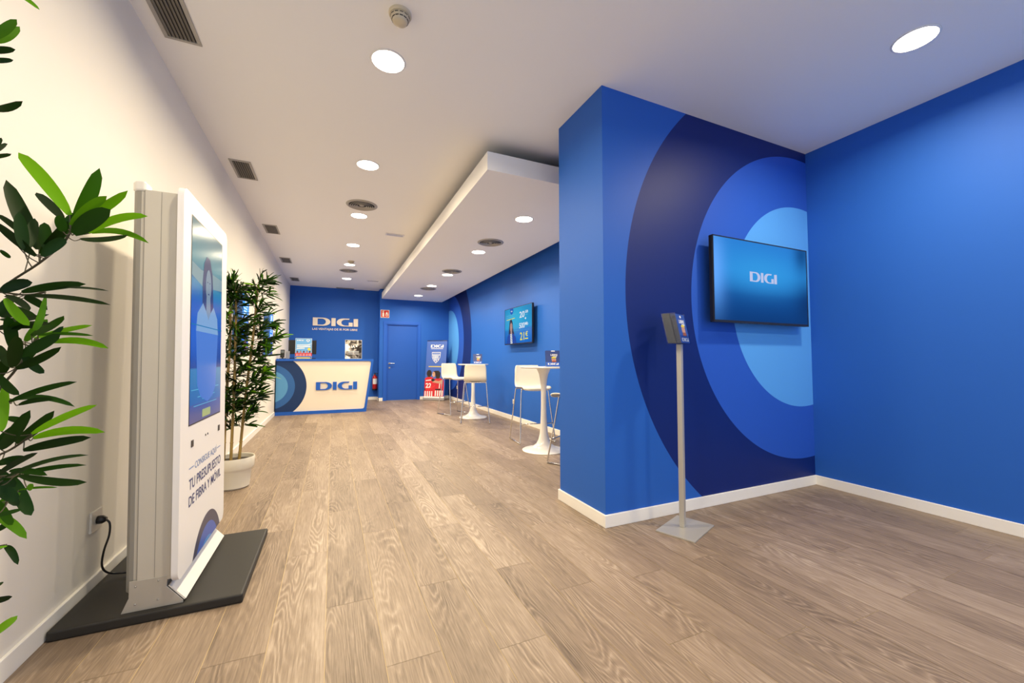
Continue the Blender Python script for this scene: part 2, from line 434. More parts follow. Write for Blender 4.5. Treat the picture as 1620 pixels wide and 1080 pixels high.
def diffuser(x, y, z, lb, first=[None]):
    if first[0] is None:
        t = thing('round_air_diffuser', lb, 'air vent', (x, y, z), 0, 'round air diffusers')
        obj('outer_ring', lathe(BM(), [(.150, -.004), (.160, -.014), (.185, -.004), (.187, 0), (.150, 0)], 56), GREY, t, smooth=True)
        b = BM()
        for r in (.132, .108, .084, .060): lathe(b, [(r-.006, -.006), (r+.004, -.018), (r+.007, -.016), (r-.003, -.004), (r-.006, -.006)], 48)
        obj('cones', b, GREY, t, smooth=True)
        obj('centre_disc', lathe(BM(), [(0, -.014), (.022, -.012), (.030, -.006), (.030, 0), (0, 0)], 32), GREY, t, smooth=True)
        obj('backing', lathe(BM(), [(0, -.001), (.15, -.001), (.15, 0), (0, 0)], 40), DARK, t)
        first[0] = t; return t
    t = copy_tree(first[0]); t.location = (x, y, z); t['label'] = lb; return t
diffuser(1.346, 5.325, H, 'round grey air diffuser in main ceiling, near one')
diffuser(1.331, 9.434, H, 'round grey air diffuser in main ceiling, far one')
diffuser(3.074, 5.306, ZB, 'round grey air diffuser in lowered ceiling, nearest and most visible')
diffuser(3.082, 7.361, ZB, 'round grey air diffuser in lowered ceiling, middle one of three')
diffuser(3.081, 9.418, ZB, 'round grey air diffuser in lowered ceiling, farthest one of three')
t = thing('linear_air_grille', 'dark narrow air grille in ceiling against the blue back wall', 'air vent', (1.10, 11.76, H))
b = BM(); box(b, 0, .46, 0, .02, -.008, 0); box(b, 0, .46, .12, .14, -.008, 0); box(b, 0, .02, .02, .12, -.008, 0); box(b, .44, .46, .02, .12, -.008, 0)
obj('frame', b, GREY, t)
b = BM()
for k in range(5): box(b, .02, .44, .028+k*.02, .034+k*.02, -.007, 0)
obj('louvres', b, mat('vent_slat_dark', (.10, .10, .09), .6), t)
def smoke(x, y, lb, first=[None]):
    if first[0] is None:
        t = thing('smoke_detector', lb, 'smoke detector', (x, y, H), 0, 'smoke detectors')
        ym = mat('detector_plastic', (.62, .55, .40), .4)
        obj('mounting_base', lathe(BM(), [(0, 0), (.062, 0), (.062, -.010), (.056, -.016), (0, -.016)], 40), ym, t, smooth=True, auto=35)
        obj('sensor_head', lathe(BM(), [(0, -.016), (.050, -.016), (.052, -.030), (.046, -.036), (.038, -.052), (.030, -.056), (0, -.057)], 40), ym, t, smooth=True, auto=35)
        b = BM()
        for k in range(12):
            a = 2*PI*k/12
            for z, r in ((-.026, .0505), (-.040, .0435)):
                box(b, r-.002, r+.002, -.009, .009, -.002, .002, M=Matrix.Rotation(a, 4, 'Z') @ Matrix.Translation((0, 0, z)))
        obj('sensor_slots', b, DARK, t)
        first[0] = t; return t
    t = copy_tree(first[0]); t.location = (x, y, H); t['label'] = lb
smoke(1.353, 2.245, 'cream smoke detector on ceiling above the nearest downlight of the row')
smoke(1.347, 8.494, 'small smoke detector on far ceiling beside a downlight')
for i, (x, y, lb) in enumerate(((1.757, 6.34, 'flush white emergency light panel in ceiling, near one'), (1.785, 10.36, 'flush white emergency light panel in ceiling, far one'))):
    t = thing('emergency_light', lb, 'emergency light', (x, y, H), 0, 'flush emergency lights')
    obj('housing', box(BM(), 0, .28, 0, .11, -.010, 0), mat('emergency_light_white', (.75, .75, .78), .4), t, bevel=.003)
    obj('lens', box(BM(), .02, .26, .02, .09, -.014, -.010), mat('emergency_lens', (.62, .62, .66), .25), t)

# ---------------- printed-picture helpers ----------------
INK = {}
def ink(name, col, rough=.45):
    return mat('ink_'+name, col, rough)
SKIN = ink('skin', (.55, .30, .20)); SKIND = ink('dark_skin', (.12, .055, .035)); HAIR = ink('hair', (.02, .012, .01)); INKW = ink('white', (.85, .85, .86)); INKB = ink('blue', (.035, .15, .60))
INKN = ink('navy', (.015, .03, .16)); INKY = ink('yellow', (.80, .62, .05)); INKR = ink('red', (.62, .02, .03)); INKK = ink('black', (.015, .015, .015)); INKL = ink('light_blue', (.15, .42, .80)); INKG = ink('grey', (.4, .42, .45))
def screen_mat(name, col, s=1.0):
    m = mat(name, (0, 0, 0), .12, emit=col, estr=s, spec=.5); return m

# ---------------- televisions ----------------
def tv_body(t, w, h, M):
    """local: x right, y up, z towards the viewer, origin at the lower left of the screen face"""
    b = BM(); box(b, 0, w, 0, h, -.035, -.002, M=M); box(b, w*.2, w*.8, h*.12, h*.72, -.062, -.035, M=M)
    obj('housing', b, BLACK, t, bevel=.003)
    b = BM(); e = .009
    box(b, 0, e, 0, h, -.002, .003, M=M); box(b, w-e, w, 0, h, -.002, .003, M=M); box(b, e, w-e, h-e, h, -.002, .003, M=M); box(b, e, w-e, 0, .018, -.002, .003, M=M)
    obj('bezel', b, mat('tv_bezel', (.02, .02, .022), .25), t)
    b = BM(); box(b, w*.36, w*.64, h*.3, h*.62, -.099, -.094, M=M); box(b, w*.40, w*.44, h*.34, h*.58, -.094, -.062, M=M); box(b, w*.56, w*.60, h*.34, h*.58, -.094, -.062, M=M)
    obj('wall_bracket', b, BLACK, t)
def gradient_screen(name, stops, blobs):
    """an emitting screen picture: vertical stops plus soft glowing blobs, in object space (x right, y up, 0..1)"""
    m = mat(name, (.0, .0, .0), .15, spec=.5)
    tc = N(m, 'ShaderNodeUVMap'); sp = N(m, 'ShaderNodeSeparateXYZ'); LK(m, tc.outputs[0], sp.inputs[0])
    cr = N(m, 'ShaderNodeValToRGB'); LK(m, sp.outputs[1], cr.inputs[0]); e = cr.color_ramp.elements
    for i, (p, c) in enumerate(stops):
        q = e[i] if i < 2 else e.new(p); q.position = p; q.color = (*c, 1)
    out = cr.outputs[0]
    for (cx, cy, rx, ry, col) in blobs:
        dx = math_node(m, 'DIVIDE', math_node(m, 'SUBTRACT', sp.outputs[0], cx), rx); dy = math_node(m, 'DIVIDE', math_node(m, 'SUBTRACT', sp.outputs[1], cy), ry)
        r2 = math_node(m, 'ADD', math_node(m, 'MULTIPLY', dx, dx), math_node(m, 'MULTIPLY', dy, dy))
        g = math_node(m, 'EXPONENT', math_node(m, 'MULTIPLY', r2, -1))
        mx = N(m, 'ShaderNodeMix', data_type='RGBA'); LK(m, g, mx.inputs['Factor']); LK(m, out, mx.inputs[6]); mx.inputs[7].default_value = (*col, 1); out = mx.outputs[2]
    LK(m, out, bsdf(m).inputs['Emission Color']); bsdf(m).inputs['Emission Strength'].default_value = 1
    return m
def uv_quad(name, M, x0, x1, y0, y1, z, m, parent, loop=None):
    bm = BM(); uv = bm.loops.layers.uv.new('uv')
    P = loop or [(x0, y0), (x1, y0), (x1, y1), (x0, y1)]
    f = bm.faces.new([bm.verts.new(M @ Vector((x, y, z))) for x, y in P])
    for l, (x, y) in zip(f.loops, P): l[uv].uv = ((x-x0)/(x1-x0), (y-y0)/(y1-y0))
    me = bpy.data.meshes.new(name); bm.to_mesh(me); bm.free(); me.materials.append(m)
    return link(bpy.data.objects.new(name, me), parent)

# TV on the ringed partition wall
w, h = 1.178, .677
t = thing('wall_television', 'flat wall television with blue screen and white logo on the ringed blue wall', 'television', (3.697, 2.165, 1.420))
M = Matrix.Rotation(PI/2, 4, 'X')
tv_body(t, w, h, M)
sm = gradient_screen('tv_blue_screen', [(0, (.002, .035, .16)), (1, (.020, .20, .62)), (.32, (.003, .06, .26)), (.62, (.020, .24, .66))], [(.5, .62, .42, .24, (.030, .30, .72)), (0, .62, .10, .45, (.12, .38, .95)), (1.02, .2, .16, .35, (.002, .03, .13)), (.95, .95, .10, .25, (.004, .07, .24))])
scr = uv_quad('screen', M, .009, w-.009, .018, h-.009, .0005, sm, t)
Art().logo(.42, .76, .345, .425, screen_mat('screen_white', (.50, .55, .78), 1.0), z=.0012).put('screen_logo', M, scr)

# TV on the far right wall, showing an advert
t = thing('wall_television', 'wall television showing an advert with prices and a woman, above the bar tables', 'television', (4.05, 7.070, 1.405))
w2, h2 = 1.155, .670
M = frame_mat((0, 0, 0), (0, -1, 0), (0, 0, 1))
tv_body(t, w2, h2, M)
sm = gradient_screen('tv_advert_screen', [(0, (.010, .09, .42)), (1, (.012, .22, .50)), (.36, (.012, .14, .50)), (.44, (.02, .30, .60))], [(.42, .72, .35, .35, (.035, .42, .66)), (.75, .2, .3, .2, (.01, .18, .62))])
scr = uv_quad('screen', M, .009, w2-.009, .018, h2-.009, .0005, sm, t)
a = Art(); sw = screen_mat('advert_white', (.75, .80, .85), 1.); sy = screen_mat('advert_yellow', (.80, .72, .02), 1.); sk = screen_mat('advert_skin', (.42, .26, .22), 1.); sh = screen_mat('advert_hair', (.03, .03, .04), 1.); sj = screen_mat('advert_jacket', (.02, .06, .32), 1.); sb = screen_mat('advert_badge', (.02, .10, .45), 1.); sp_ = screen_mat('advert_soft', (.10, .42, .62), 1.)
a.shape(ell(.32, .625, .075, .075, 28, 150, 390), sb, .001); a.logo(.285, .355, .60, .622, sw, .0016)
for i, (x0, x1) in enumerate(((.09, .50), (.09, .42), (.09, .46))):
    a.shape([(x0, .530-i*.037), (x1, .543-i*.037), (x1, .555-i*.037), (x0, .542-i*.037)], sp_ if i < 2 else sy, .001)
a.shape([(.17, .10), (.20, .30), (.235, .44), (.30, .47), (.355, .42), (.38, .30), (.43, .20), (.44, .09)], sh, .001)
a.shape([(.10, .018), (.13, .15), (.22, .20), (.38, .20), (.50, .13), (.53, .018)], sj, .0014)
a.shape([(.27, .018), (.26, .19), (.34, .19), (.36, .018)], sw, .0018)
for i in range(5): a.shape([(.27, .03+i*.032), (.355, .045+i*.032), (.355, .056+i*.032), (.27, .041+i*.032)], sh, .0021)
a.shape(ell(.30, .33, .052, .10), sk, .0018); a.shape([(.27, .18), (.28, .27), (.33, .27), (.34, .18)], sk, .0017)
a.shape([(.245, .36), (.26, .42), (.30, .445), (.34, .42), (.355, .36), (.30, .41)], sh, .002)
for x in (.282, .318): a.shape(ell(x, .345, .009, .004), sh, .0022)
a.shape(ell(.30, .285, .014, .005), screen_mat('advert_lips', (.40, .08, .08)), .0022)
a.text('20', .66, .86, .46, .11, sw, .001, bold=.015); a.text('GB', .88, 1.0, .525, .045, sw, .001, bold=.02); a.shape([(.88, .49), (.99, .49), (.99, .50), (.88, .50)], sp_, .001)
a.text('+', .87, .93, .41, .05, sw, .001, bold=.04)
a.text('500', .65, .87, .275, .095, sw, .001, bold=.015); a.text('Mb', .885, 1.0, .315, .055, sw, .001, bold=.02)
a.text('21', .68, .85, .065, .14, sy, .001, bold=.012); a.text('€', .90, .99, .125, .08, sy, .001, bold=.02); a.shape([(.88, .075), (1.0, .075), (1.0, .095), (.88, .095)], sy, .001)
a.shape([(.36, .245), (1.05, .235), (1.05, .238), (.36, .249)], sp_, .001)
a.put('screen_picture', M, scr)

# ---------------- totem with touch screen on a black base ----------------
t = thing('floor_mat_base', 'black rubbery base plate under the tall white totem', 'base plate', (.019, 2.262, 0))
obj('plate', box(BM(), 0, .664, 0, .80, 0, .043), RUBBER, t, bevel=.009, bseg=3)
tt = thing('display_totem', 'tall white and grey touchscreen totem standing on a black base', 'totem', (0, 0, .043))
LX = .020   # the whole totem leans back a little
def lean(p): return p
tot = BM()
K = Matrix(((1, 0, -.016, .026), (0, 1, 0, 0), (0, 0, 1, 0), (0, 0, 0, 1)))
y0, y1 = 2.292, 2.985
b = BM()
prism(b, [(.262, y0), (.392, y0), (.396, y0+.004), (.396, y1), (.262, y1)], 1.737, M=K @ Matrix.Translation((0, 0, .112)))
box(b, .246, .262, y0+.008, y1-.008, .112, 1.849, M=K)
obj('housing', b, ALU, tt, bevel=.002)
b = BM()
box(b, .322, .3235, y0-.0006, y0+.001, .112, 1.845, M=K); box(b, .384, .387, y0-.0006, y0+.001, .112, 1.845, M=K); box(b, .389, .391, y0-.0006, y0+.001, .112, 1.845, M=K)
box(b, .262, .264, y0-.0006, y0+.001, .112, 1.845, M=K)
obj('profile_grooves', b, ALUD, tt)
b = BM(); prism(b, [(.216, y0+.03), (.232, y0+.012), (.250, y0+.006), (.250, y1-.006), (.232, y1-.012), (.216, y1-.03)], 1.80, M=K @ Matrix.Translation((0, 0, .075)))
obj('back_shell', b, mat('totem_back_grey', (.30, .29, .26), .45, .2), tt, bevel=.004)
b = BM(); prism(b, [(.212, y0+.03), (.228, y0+.004), (.262, y0-.002), (.266, y0+.01), (.266, y0+.07), (.212, y0+.07)], .045, M=K @ Matrix.Translation((0, 0, 1.842)))
obj('corner_cap', b, WHITEPL, tt, bevel=.008, bseg=3)
# front panel, rings in its own material
prm = rings('totem_panel_print', (1, 2), (2.695, -.03), [(.165, (.06, .28, .72)), (.235, (.035, .11, .50)), (.293, (.035, .04, .10))], (.86, .85, .84), .32)
pan = BM(); Mp = frame_mat((.396, 0, 0), (0, 1, 0), (0, 0, 1))
prism(pan, rrect(2.236, 3.045, .112, 1.872, .045), .024, M=K @ Mp)
fp = obj('front_panel', pan, prm, tt, smooth=True, auto=30)
Ms = K @ frame_mat((.4203, 0, 0), (0, 1, 0), (0, 0, 1))
sx0, sx1, sz0, sz1 = 2.352, 2.918, .778, 1.772
fr = BM(); 
prism(fr, [(sx0-.006, sz0-.006), (sx1+.006, sz0-.006), (sx1+.006, sz1+.006), (sx0-.006, sz1+.006)], .0008, M=Ms)
scr_frame = obj('screen_frame', fr, BLACK, tt)
sm = gradient_screen('totem_screen', [(0, (.05, .065, .20)), (1, (.055, .16, .19)), (.085, (.045, .075, .27)), (.09, (.010, .11, .34)), (.262, (.03, .20, .37)), (.268, (.006, .03, .17)), (.42, (.012, .065, .34)), (.60, (.022, .12, .42)), (.70, (.022, .22, .36)), (.715, (.012, .12, .26)), (.80, (.03, .22, .27))], [(.1, .45, .25, .15, (.016, .09, .46))])
scr = uv_quad('screen', Ms, sx0, sx1, sz0, sz1, .0012, sm, tt)
a = Art()
mh = screen_mat('totem_hair', (.035, .05, .13)); mf = screen_mat('totem_face', (.20, .27, .33)); ms_ = screen_mat('totem_shirt', (.20, .34, .52)); mb = screen_mat('totem_body', (.07, .17, .50)); ml = screen_mat('totem_line', (.10, .40, .55)); my = screen_mat('totem_button', (.34, .40, .14)); mw = screen_mat('totem_stripe', (.20, .31, .33))
Z0 = -.043
def S_(P): return [(x, z+Z0) for x, z in P]
a.shape(S_([(2.352, 1.60), (2.50, 1.585), (2.70, 1.60), (2.918, 1.60), (2.918, 1.535), (2.75, 1.52), (2.55, 1.50), (2.352, 1.535)]), mw, .0015)
a.shape(S_([(2.53, 1.36), (2.525, 1.52), (2.55, 1.63), (2.60, 1.675), (2.66, 1.67), (2.71, 1.60), (2.73, 1.48), (2.735, 1.36), (2.64, 1.33)]), mh, .0020)
a.shape(S_([(2.43, 1.27), (2.45, 1.36), (2.54, 1.42), (2.60, 1.38), (2.64, 1.34), (2.68, 1.38), (2.74, 1.42), (2.82, 1.36), (2.84, 1.27)]), ms_, .0024)
a.shape(S_([(2.43, 1.27), (2.84, 1.27), (2.82, 1.12), (2.80, .98), (2.74, .93), (2.64, .905), (2.52, .94), (2.46, 1.0)]), mb, .0023)
a.shape(S_([(2.595, 1.38), (2.60, 1.46), (2.67, 1.46), (2.68, 1.38), (2.64, 1.34)]), mf, .0027)
a.shape(S_(ell(2.635, 1.525, .052, .085)), mf, .0028)
for x in (2.615, 2.657): a.shape(S_(ell(x, 1.54, .010, .004)), mh, .0031)
a.shape(S_(ell(2.636, 1.478, .015, .004)), mh, .0031)
a.shape(S_([(2.352, 1.297), (2.918, 1.297), (2.918, 1.302), (2.352, 1.302)]), screen_mat('totem_dark_line', (.01, .15, .30)), .0033)
for z, x0, x1 in ((.978, .02, .52), (.868+.03, .06, .48), (.94, .12, .44), (.925, .2, .36)): a.shape(S_([(sx0+x0, z), (sx0+x1, z), (sx0+x1, z+.004), (sx0+x0, z+.004)]), ml, .0015)
a.shape(S_(rrect(2.555, 2.705, .832, .872, .006)), my, .0018)
a.put('screen_picture', Ms, scr)
a = Art(); d1 = ink('totem_text_dark', (.03, .05, .19)); d2 = ink('totem_text_light', (.16, .27, .56))
a.shape([(2.365, .568), (2.44, .568), (2.44, .573), (2.365, .573)], d2, .0006); a.shape([(2.865, .568), (2.94, .568), (2.94, .573), (2.865, .573)], d2, .0006)
a.text('CONSIGUE AQUÍ', 2.455, 2.855, .553, .034, d2, .0006, bold=.004)
a.put('lettering', Ms, fp); a = Art()
a.text('TU PRESUPUESTO', 2.368, 2.948, .470, .052, d1, .0006, bold=.012)
a.put('lettering', Ms, fp); a = Art()
a.text('DE FIBRA Y MÓVIL', 2.368, 2.955, .392, .050, d1, .0006, bold=.012)
a.put('lettering', Ms, fp)
for y in (2.388, 2.882): obj('scanner_window', box(BM(), 0, .034, 0, .032, 0, .002, M=Ms @ Matrix.Translation((y, .667, 0))), BLACK, fp)
for y in (2.628, 2.668): obj('sensor', cyl(BM(), .0055, 0, .002, 12, M=Ms @ Matrix.Translation((y, .687, 0))), BLACK, fp)
# foot: folded steel brackets and sloped front flange
b = BM(); Mf = frame_mat((0, y0-.002, 0), (1, 0, 0), (0, 0, 1))
for yy in (y0-.002, 2.983):
    prism(b, [(.238, 0), (.452, 0), (.452, .012), (.392, .085), (.392, .130), (.262, .130), (.262, .060)], .004, M=frame_mat((0, yy+.004, 0), (1, 0, 0), (0, 0, 1)))
box(b, .275, .385, y0+.004, 2.98, 0, .115)
fbk = obj('foot_bracket', b, SILVER, tt, bevel=.0015)
b = BM(); prism(b, [(.396, .085), (.402, .085), (.462, .016), (.456, .012)], .70, M=Matrix.Translation((0, 2.292, 0)) @ Matrix(((1, 0, 0, 0), (0, 0, 1, 0), (0, 1, 0, 0), (0, 0, 0, 1))))
obj('foot_flange', b, WHITEPL, tt)
for x, z in ((.285, .105), (.362, .115), (.285, .030), (.362, .034)): obj('rivet', lathe(BM(), [(0, .003), (.003, .002), (.004, 0), (0, 0)], 12, M=Matrix.Translation((x, y0-.002, z)) @ Matrix.Rotation(PI/2, 4, 'X')), STEEL, fbk, smooth=True)

# socket, plug and cable
def socket(name, label, loc, rot, wd=.085, hg=.085, hole=True):
    t = thing(name, label, 'socket', loc, rot)
    obj('cover_plate', box(BM(), -wd/2, wd/2, -.010, 0, -hg/2, hg/2), mat('socket_plastic', (.78, .75, .68), .35), t, bevel=.003)
    if hole: obj('socket_well', lathe(BM(), [(0, .0), (.021, .0), (.021, .0015), (.019, .0015), (.017, .0006), (0, .0006)], 24, M=Matrix.Translation((0, -.010, 0)) @ Matrix.Rotation(PI/2, 4, 'X')), mat('socket_well', (.55, .53, .47), .4), t)
    return t
socket('wall_socket', 'white wall socket low on the left wall with a black plug in it', (0, 2.648, .347), PI/2, .100, .100)
t = thing('power_cable', 'black power cable and plug running from wall socket to behind the totem', 'cable', (0, 0, 0))
b = BM(); Mx = Matrix.Translation((.0115, 2.648, .347)) @ Matrix.Rotation(PI/2, 4, 'Y')
lathe(b, [(0, 0), (.018, 0), (.020, .006), (.019, .020), (.014, .028), (.010, .034), (0, .034)], 20, M=Mx)
obj('plug', b, BLACK, t, smooth=True, auto=40)
obj('cord', tube(BM(), smooth_path([(.040, 2.648, .347), (.058, 2.645, .325), (.060, 2.640, .270), (.045, 2.635, .200), (.038, 2.64, .130), (.050, 2.66, .085), (.090, 2.68, .062), (.16, 2.70, .052), (.23, 2.72, .051)], 8), .0045, 8), BLACK, t, smooth=True)
socket('wall_socket', 'small white socket on far right wall beside the near bar table', (XB, 6.87, .345), -PI/2, .075, .085)
socket('wall_socket', 'small white socket on far right wall among the dark ring, behind the far table', (XB, 10.585, .372), -PI/2, .075, .085)

# ---------------- reception desk ----------------
DX = .016
t = thing('reception_desk', 'cream and blue reception desk with concentric rings and blue logo', 'desk', (0, 9.31, 0))
Md = frame_mat((0, 0, 0), (1, 0, 0), (0, 0, 1))          # z of this frame points to -y (towards the shop)
outer = [(DX, 0), (1.725, 0)]+[(1.725+.012*math.sin(math.radians(a)), .012-.012*math.cos(math.radians(a))) for a in (30, 60)]+[(1.872, 1.118), (1.872, 1.128), (1.864, 1.140), (DX, 1.140)]
def rnd_corner(p0, c, p1, r, n=6):
    c = Vector((*c,)); a = (Vector(p0)-c).normalized(); b_ = (Vector(p1)-c).normalized(); s = c+a*r; e = c+b_*r
    return [tuple((1-k/n)**2*s+2*(1-k/n)*(k/n)*c+(k/n)**2*e) for k in range(n+1)]
i0, i1, i2, i3 = (DX, .066), (1.694, .066), (1.826, 1.094), (DX, 1.094)
inner = [i0]+rnd_corner(i0, i1, i2, .05)+rnd_corner(i1, i2, i3, .05)+[i3]
deskblue = mat('desk_blue', (.016, .115, .55), .45, spec=.3)
a = Art(); a.shape([outer, inner], deskblue, 0, .035); fo = a.put('front_frame', Md @ Matrix.Translation((0, 0, -.035)), t)
b = BM(); prism(b, outer, .565, M=Md @ Matrix.Translation((0, 0, -.62)))
obj('carcass', b, deskblue, t)
dm = rings('desk_front_rings', (0, 2), (-.092, .575), [(.323, (.105, .33, .62)), (.450, (.035, .135, .40)), (.662, (.012, .040, .135))], CREAM, .5)
a = Art(); a.shape([inner], dm, 0, .012); fpd = a.put('front_panel', Md @ Matrix.Translation((0, 0, -.035)), t)
Art().logo(.745, 1.543, .490, .655, deskblue, 0, .022).put('desk_logo', Md @ Matrix.Translation((0, 0, -.022)), fpd)

t = thing('computer_monitor', 'black computer monitor standing on the reception desk behind the blue poster', 'monitor', (.45, 9.85, 1.14))
obj('screen_housing', box(BM(), -.27, .27, -.02, .02, .10, .405), BLACK, t, bevel=.004)
b = BM(); box(b, -.03, .03, .02, .05, .005, .30); box(b, -.13, .13, -.07, .07, 0, .010); obj('stand', b, BLACK, t, bevel=.003)
t = thing('keyboard', 'thin black keyboard lying on the reception desk below the monitor', 'keyboard', (.43, 9.655, 1.14))
b = BM(); box(b, -.29, .29, -.06, .06, 0, .016); kb = obj('keyboard_body', b, BLACK, t, bevel=.004)
b = BM()
for i in range(18):
    for j in range(4): box(b, -.27+i*.030, -.245+i*.030, -.05+j*.026, -.029+j*.026, .016, .020)
o = obj('keys', b, mat('key_black', (.03, .03, .032), .5), kb)
t = thing('card_terminal', 'black payment terminal on a stand at the left end of reception desk', 'card terminal', (.105, 9.50, 1.14))
b = BM(); lathe(b, [(0, 0), (.06, 0), (.06, .008), (.018, .014), (.014, .02), (.014, .08), (0, .08)], 24); obj('stand', b, BLACK, t, smooth=True, auto=35)
b = BM(); box(b, -.038, .038, -.015, .02, -.08, .085, M=Matrix.Translation((0, 0, .105)) @ Matrix.Rotation(-.35, 4, 'X')); obj('handset', b, BLACK, t, bevel=.006)
b = BM(); box(b, -.03, .03, -.017, -.0152, .01, .065, M=Matrix.Translation((0, 0, .105)) @ Matrix.Rotation(-.35, 4, 'X')); obj('display', b, mat('terminal_display', (.12, .14, .15), .2), t)
t = thing('card_dispenser', 'small grey box on the reception desk next to the black payment terminal', 'box', (.19, 9.62, 1.14))
obj('dispenser_body', box(BM(), -.035, .035, -.03, .03, 0, .16), mat('dispenser_grey', (.45, .45, .46), .35, .3), t, bevel=.004)

# poster stands on the desk
def football_group(a, cx, z0, s, z=.001):
    for i, dx in enumerate((-.42, -.20, .02, .24, .44)):
        x = cx+dx*s; a.shape([(x-.15*s, z0), (x-.14*s, z0+.22*s), (x-.05*s, z0+.27*s), (x+.05*s, z0+.27*s), (x+.14*s, z0+.22*s), (x+.15*s, z0)], INKR, z+.0002*i)
        for k in (-1, 1): a.shape([(x+k*.045*s-.012*s, z0), (x+k*.045*s+.012*s, z0), (x+k*.045*s+.012*s, z0+.20*s), (x+k*.045*s-.012*s, z0+.20*s)], INKW, z+.0001+.0002*i)
        a.shape(ell(x, z0+.335*s, .055*s, .075*s), SKIN if i % 2 else SKIND, z+.0002*i); a.shape(ell(x, z0+.372*s, .058*s, .045*s, 16, 0, 180), HAIR, z+.0001+.0002*i)
t = thing('poster_holder', 'acrylic poster holder with blue football poster on reception desk', 'poster holder', (.49, 9.46, 1.14))
Mq = Matrix.Translation((0, 0, .003)) @ Matrix.Rotation(PI/2-.10, 4, 'X')
b = BM(); box(b, -.155, .155, 0, .43, -.006, -.001, M=Mq); box(b, -.155, .155, -.02, .08, 0, .003); obj('acrylic_back', b, mat('acrylic_edge', (.60, .66, .72), .1), t)
a = Art(); a.shape(rrect(-.150, .150, .005, .425, .004), INKL, 0)
a.shape([(-.15, .18), (.15, .30), (.15, .34), (-.15, .20)], ink('pale_blue', (.30, .52, .85)), .0003)
a.logo(-.125, -.01, .375, .400, INKW, .0006); a.shape([(.05, .405), (.11, .405), (.11, .375), (.08, .352), (.05, .375)], INKW, .0006); a.shape([(.062, .397), (.098, .397), (.098, .377), (.08, .364), (.062, .377)], INKL, .0009)
for i, (x0, x1) in enumerate(((-.125, .12), (-.125, .13), (-.125, .02))): a.shape([(x0, .275-i*.035), (x1, .283-i*.035), (x1, .300-i*.035), (x0, .293-i*.035)], INKW, .0006)
a.shape(ell(.105, .20, .030, .030), INKY, .0008); football_group(a, 0, .055, .27); a.shape([(-.15, .005), (.15, .005), (.15, .045), (-.15, .045)], ink('poster_strip_blue', (.03, .10, .40)), .0022)
a.shape([(-.13, .008), (.13, .008), (.13, .028), (-.13, .028)], INKY, .0026)
a.put('poster', Mq, t)
t = thing('poster_holder', 'acrylic poster holder with shiny silver and dark poster at right of reception desk', 'poster holder', (1.466, 9.46, 1.14))
b = BM(); box(b, -.172, .172, 0, .415, -.006, -.001, M=Mq); box(b, -.172, .172, -.02, .08, 0, .003); obj('acrylic_back', b, mat('acrylic_edge', (.60, .66, .72), .1), t)
pm = mat('crumpled_silver_print', (.5, .47, .42), .18, .75)
tc = N(pm, 'ShaderNodeTexCoord'); nz = N(pm, 'ShaderNodeTexNoise'); nz.inputs['Scale'].default_value = 7; nz.inputs['Detail'].default_value = 1.5; nz.inputs['Distortion'].default_value = 1.2
LK(pm, tc.outputs['Object'], nz.inputs['Vector']); cr = N(pm, 'ShaderNodeValToRGB'); LK(pm, nz.outputs['Fac'], cr.inputs[0])
e = cr.color_ramp.elements; e[0].position = .40; e[0].color = (.035, .03, .028, 1); e[1].position = .66; e[1].color = (.92, .88, .82, 1); q = e.new(.53); q.color = (.30, .27, .24, 1)
LK(pm, cr.outputs[0], bsdf(pm).inputs['Base Color'])
a = Art(); a.shape(rrect(-.167, .167, .005, .410, .004), pm, 0)
a.text('IA', -.05, .03, .24, .06, INKW, .0006, bold=.02); a.shape([(.06, .30), (.04, .26), (.08, .26)], INKW, .0006)
for i in range(3): a.shape([(-.10, .16-i*.03), (.11, .16-i*.03), (.11, .168-i*.03), (-.10, .168-i*.03)], INKW, .0006)
a.put('poster', Mq, t)

# logo and motto on the back wall
t = thing('wall_logo', 'raised cream logo letters with a small motto on the blue back wall', 'wall sign', (0, YB, 0))
CRM = mat('sign_cream', (.86, .78, .68), .45)
Art().logo(.551, 1.679, 2.032, 2.248, CRM, .006, .018).put('logo_letters', Md, t)
for x in (.62, 1.06, 1.30, 1.62): obj('stand_off', cyl(BM(), .006, 0, .010, 8, M=Md @ Matrix.Translation((x, 2.06, 0))), STEEL, t)
Art().text('LAS VENTAJAS DE IR POR LIBRE', .543, 1.667, 1.918, .056, CRM, .001, .006, bold=.014).put('motto', Md, t)

# fire extinguisher and its sign
t = thing('fire_extinguisher', 'red fire extinguisher hanging on the blue wall right of the desk', 'fire extinguisher', (2.140, YB-.085, .275))
b = BM(); lathe(b, [(0, .0), (.058, 0), (.066, .012), (.066, .34), (.060, .372), (.040, .396), (.022, .408), (.018, .43), (0, .43)], 32); cy = obj('cylinder', b, RED, t, smooth=True, auto=50)
b = BM(); lathe(b, [(0, 0), (.060, 0), (.069, .010), (.069, .045), (.066, .045), (.0665, .012), (0, .012)], 32, c=(0, 0, -.004)); obj('base_skirt', b, BLACK, t, smooth=True, auto=50)
b = BM(); prism(b, ell(0, 0, .0672, .0672, 20, 215, 335)+ell(0, 0, .0662, .0662, 20, 335, 215), .15, M=Matrix.Translation((0, 0, .17))); obj('label_sticker', b, INKW, cy)
b = BM(); box(b, -.014, .014, -.02, .02, .43, .465); box(b, -.012, .012, -.10, .02, .470, .482); box(b, -.012, .012, -.09, .0, .452, .458); obj('valve_handle', b, BLACK, t, bevel=.003)
obj('hose', tube(BM(), smooth_path([(0.015, 0, .45), (.065, 0, .46), (.088, 0, .40), (.084, 0, .25), (.080, -.01, .12)], 8), .009, 10), BLACK, t, smooth=True)
b = BM(); box(b, -.03, .03, .066, .085, .30, .44); obj('wall_hanger', b, STEEL, t)
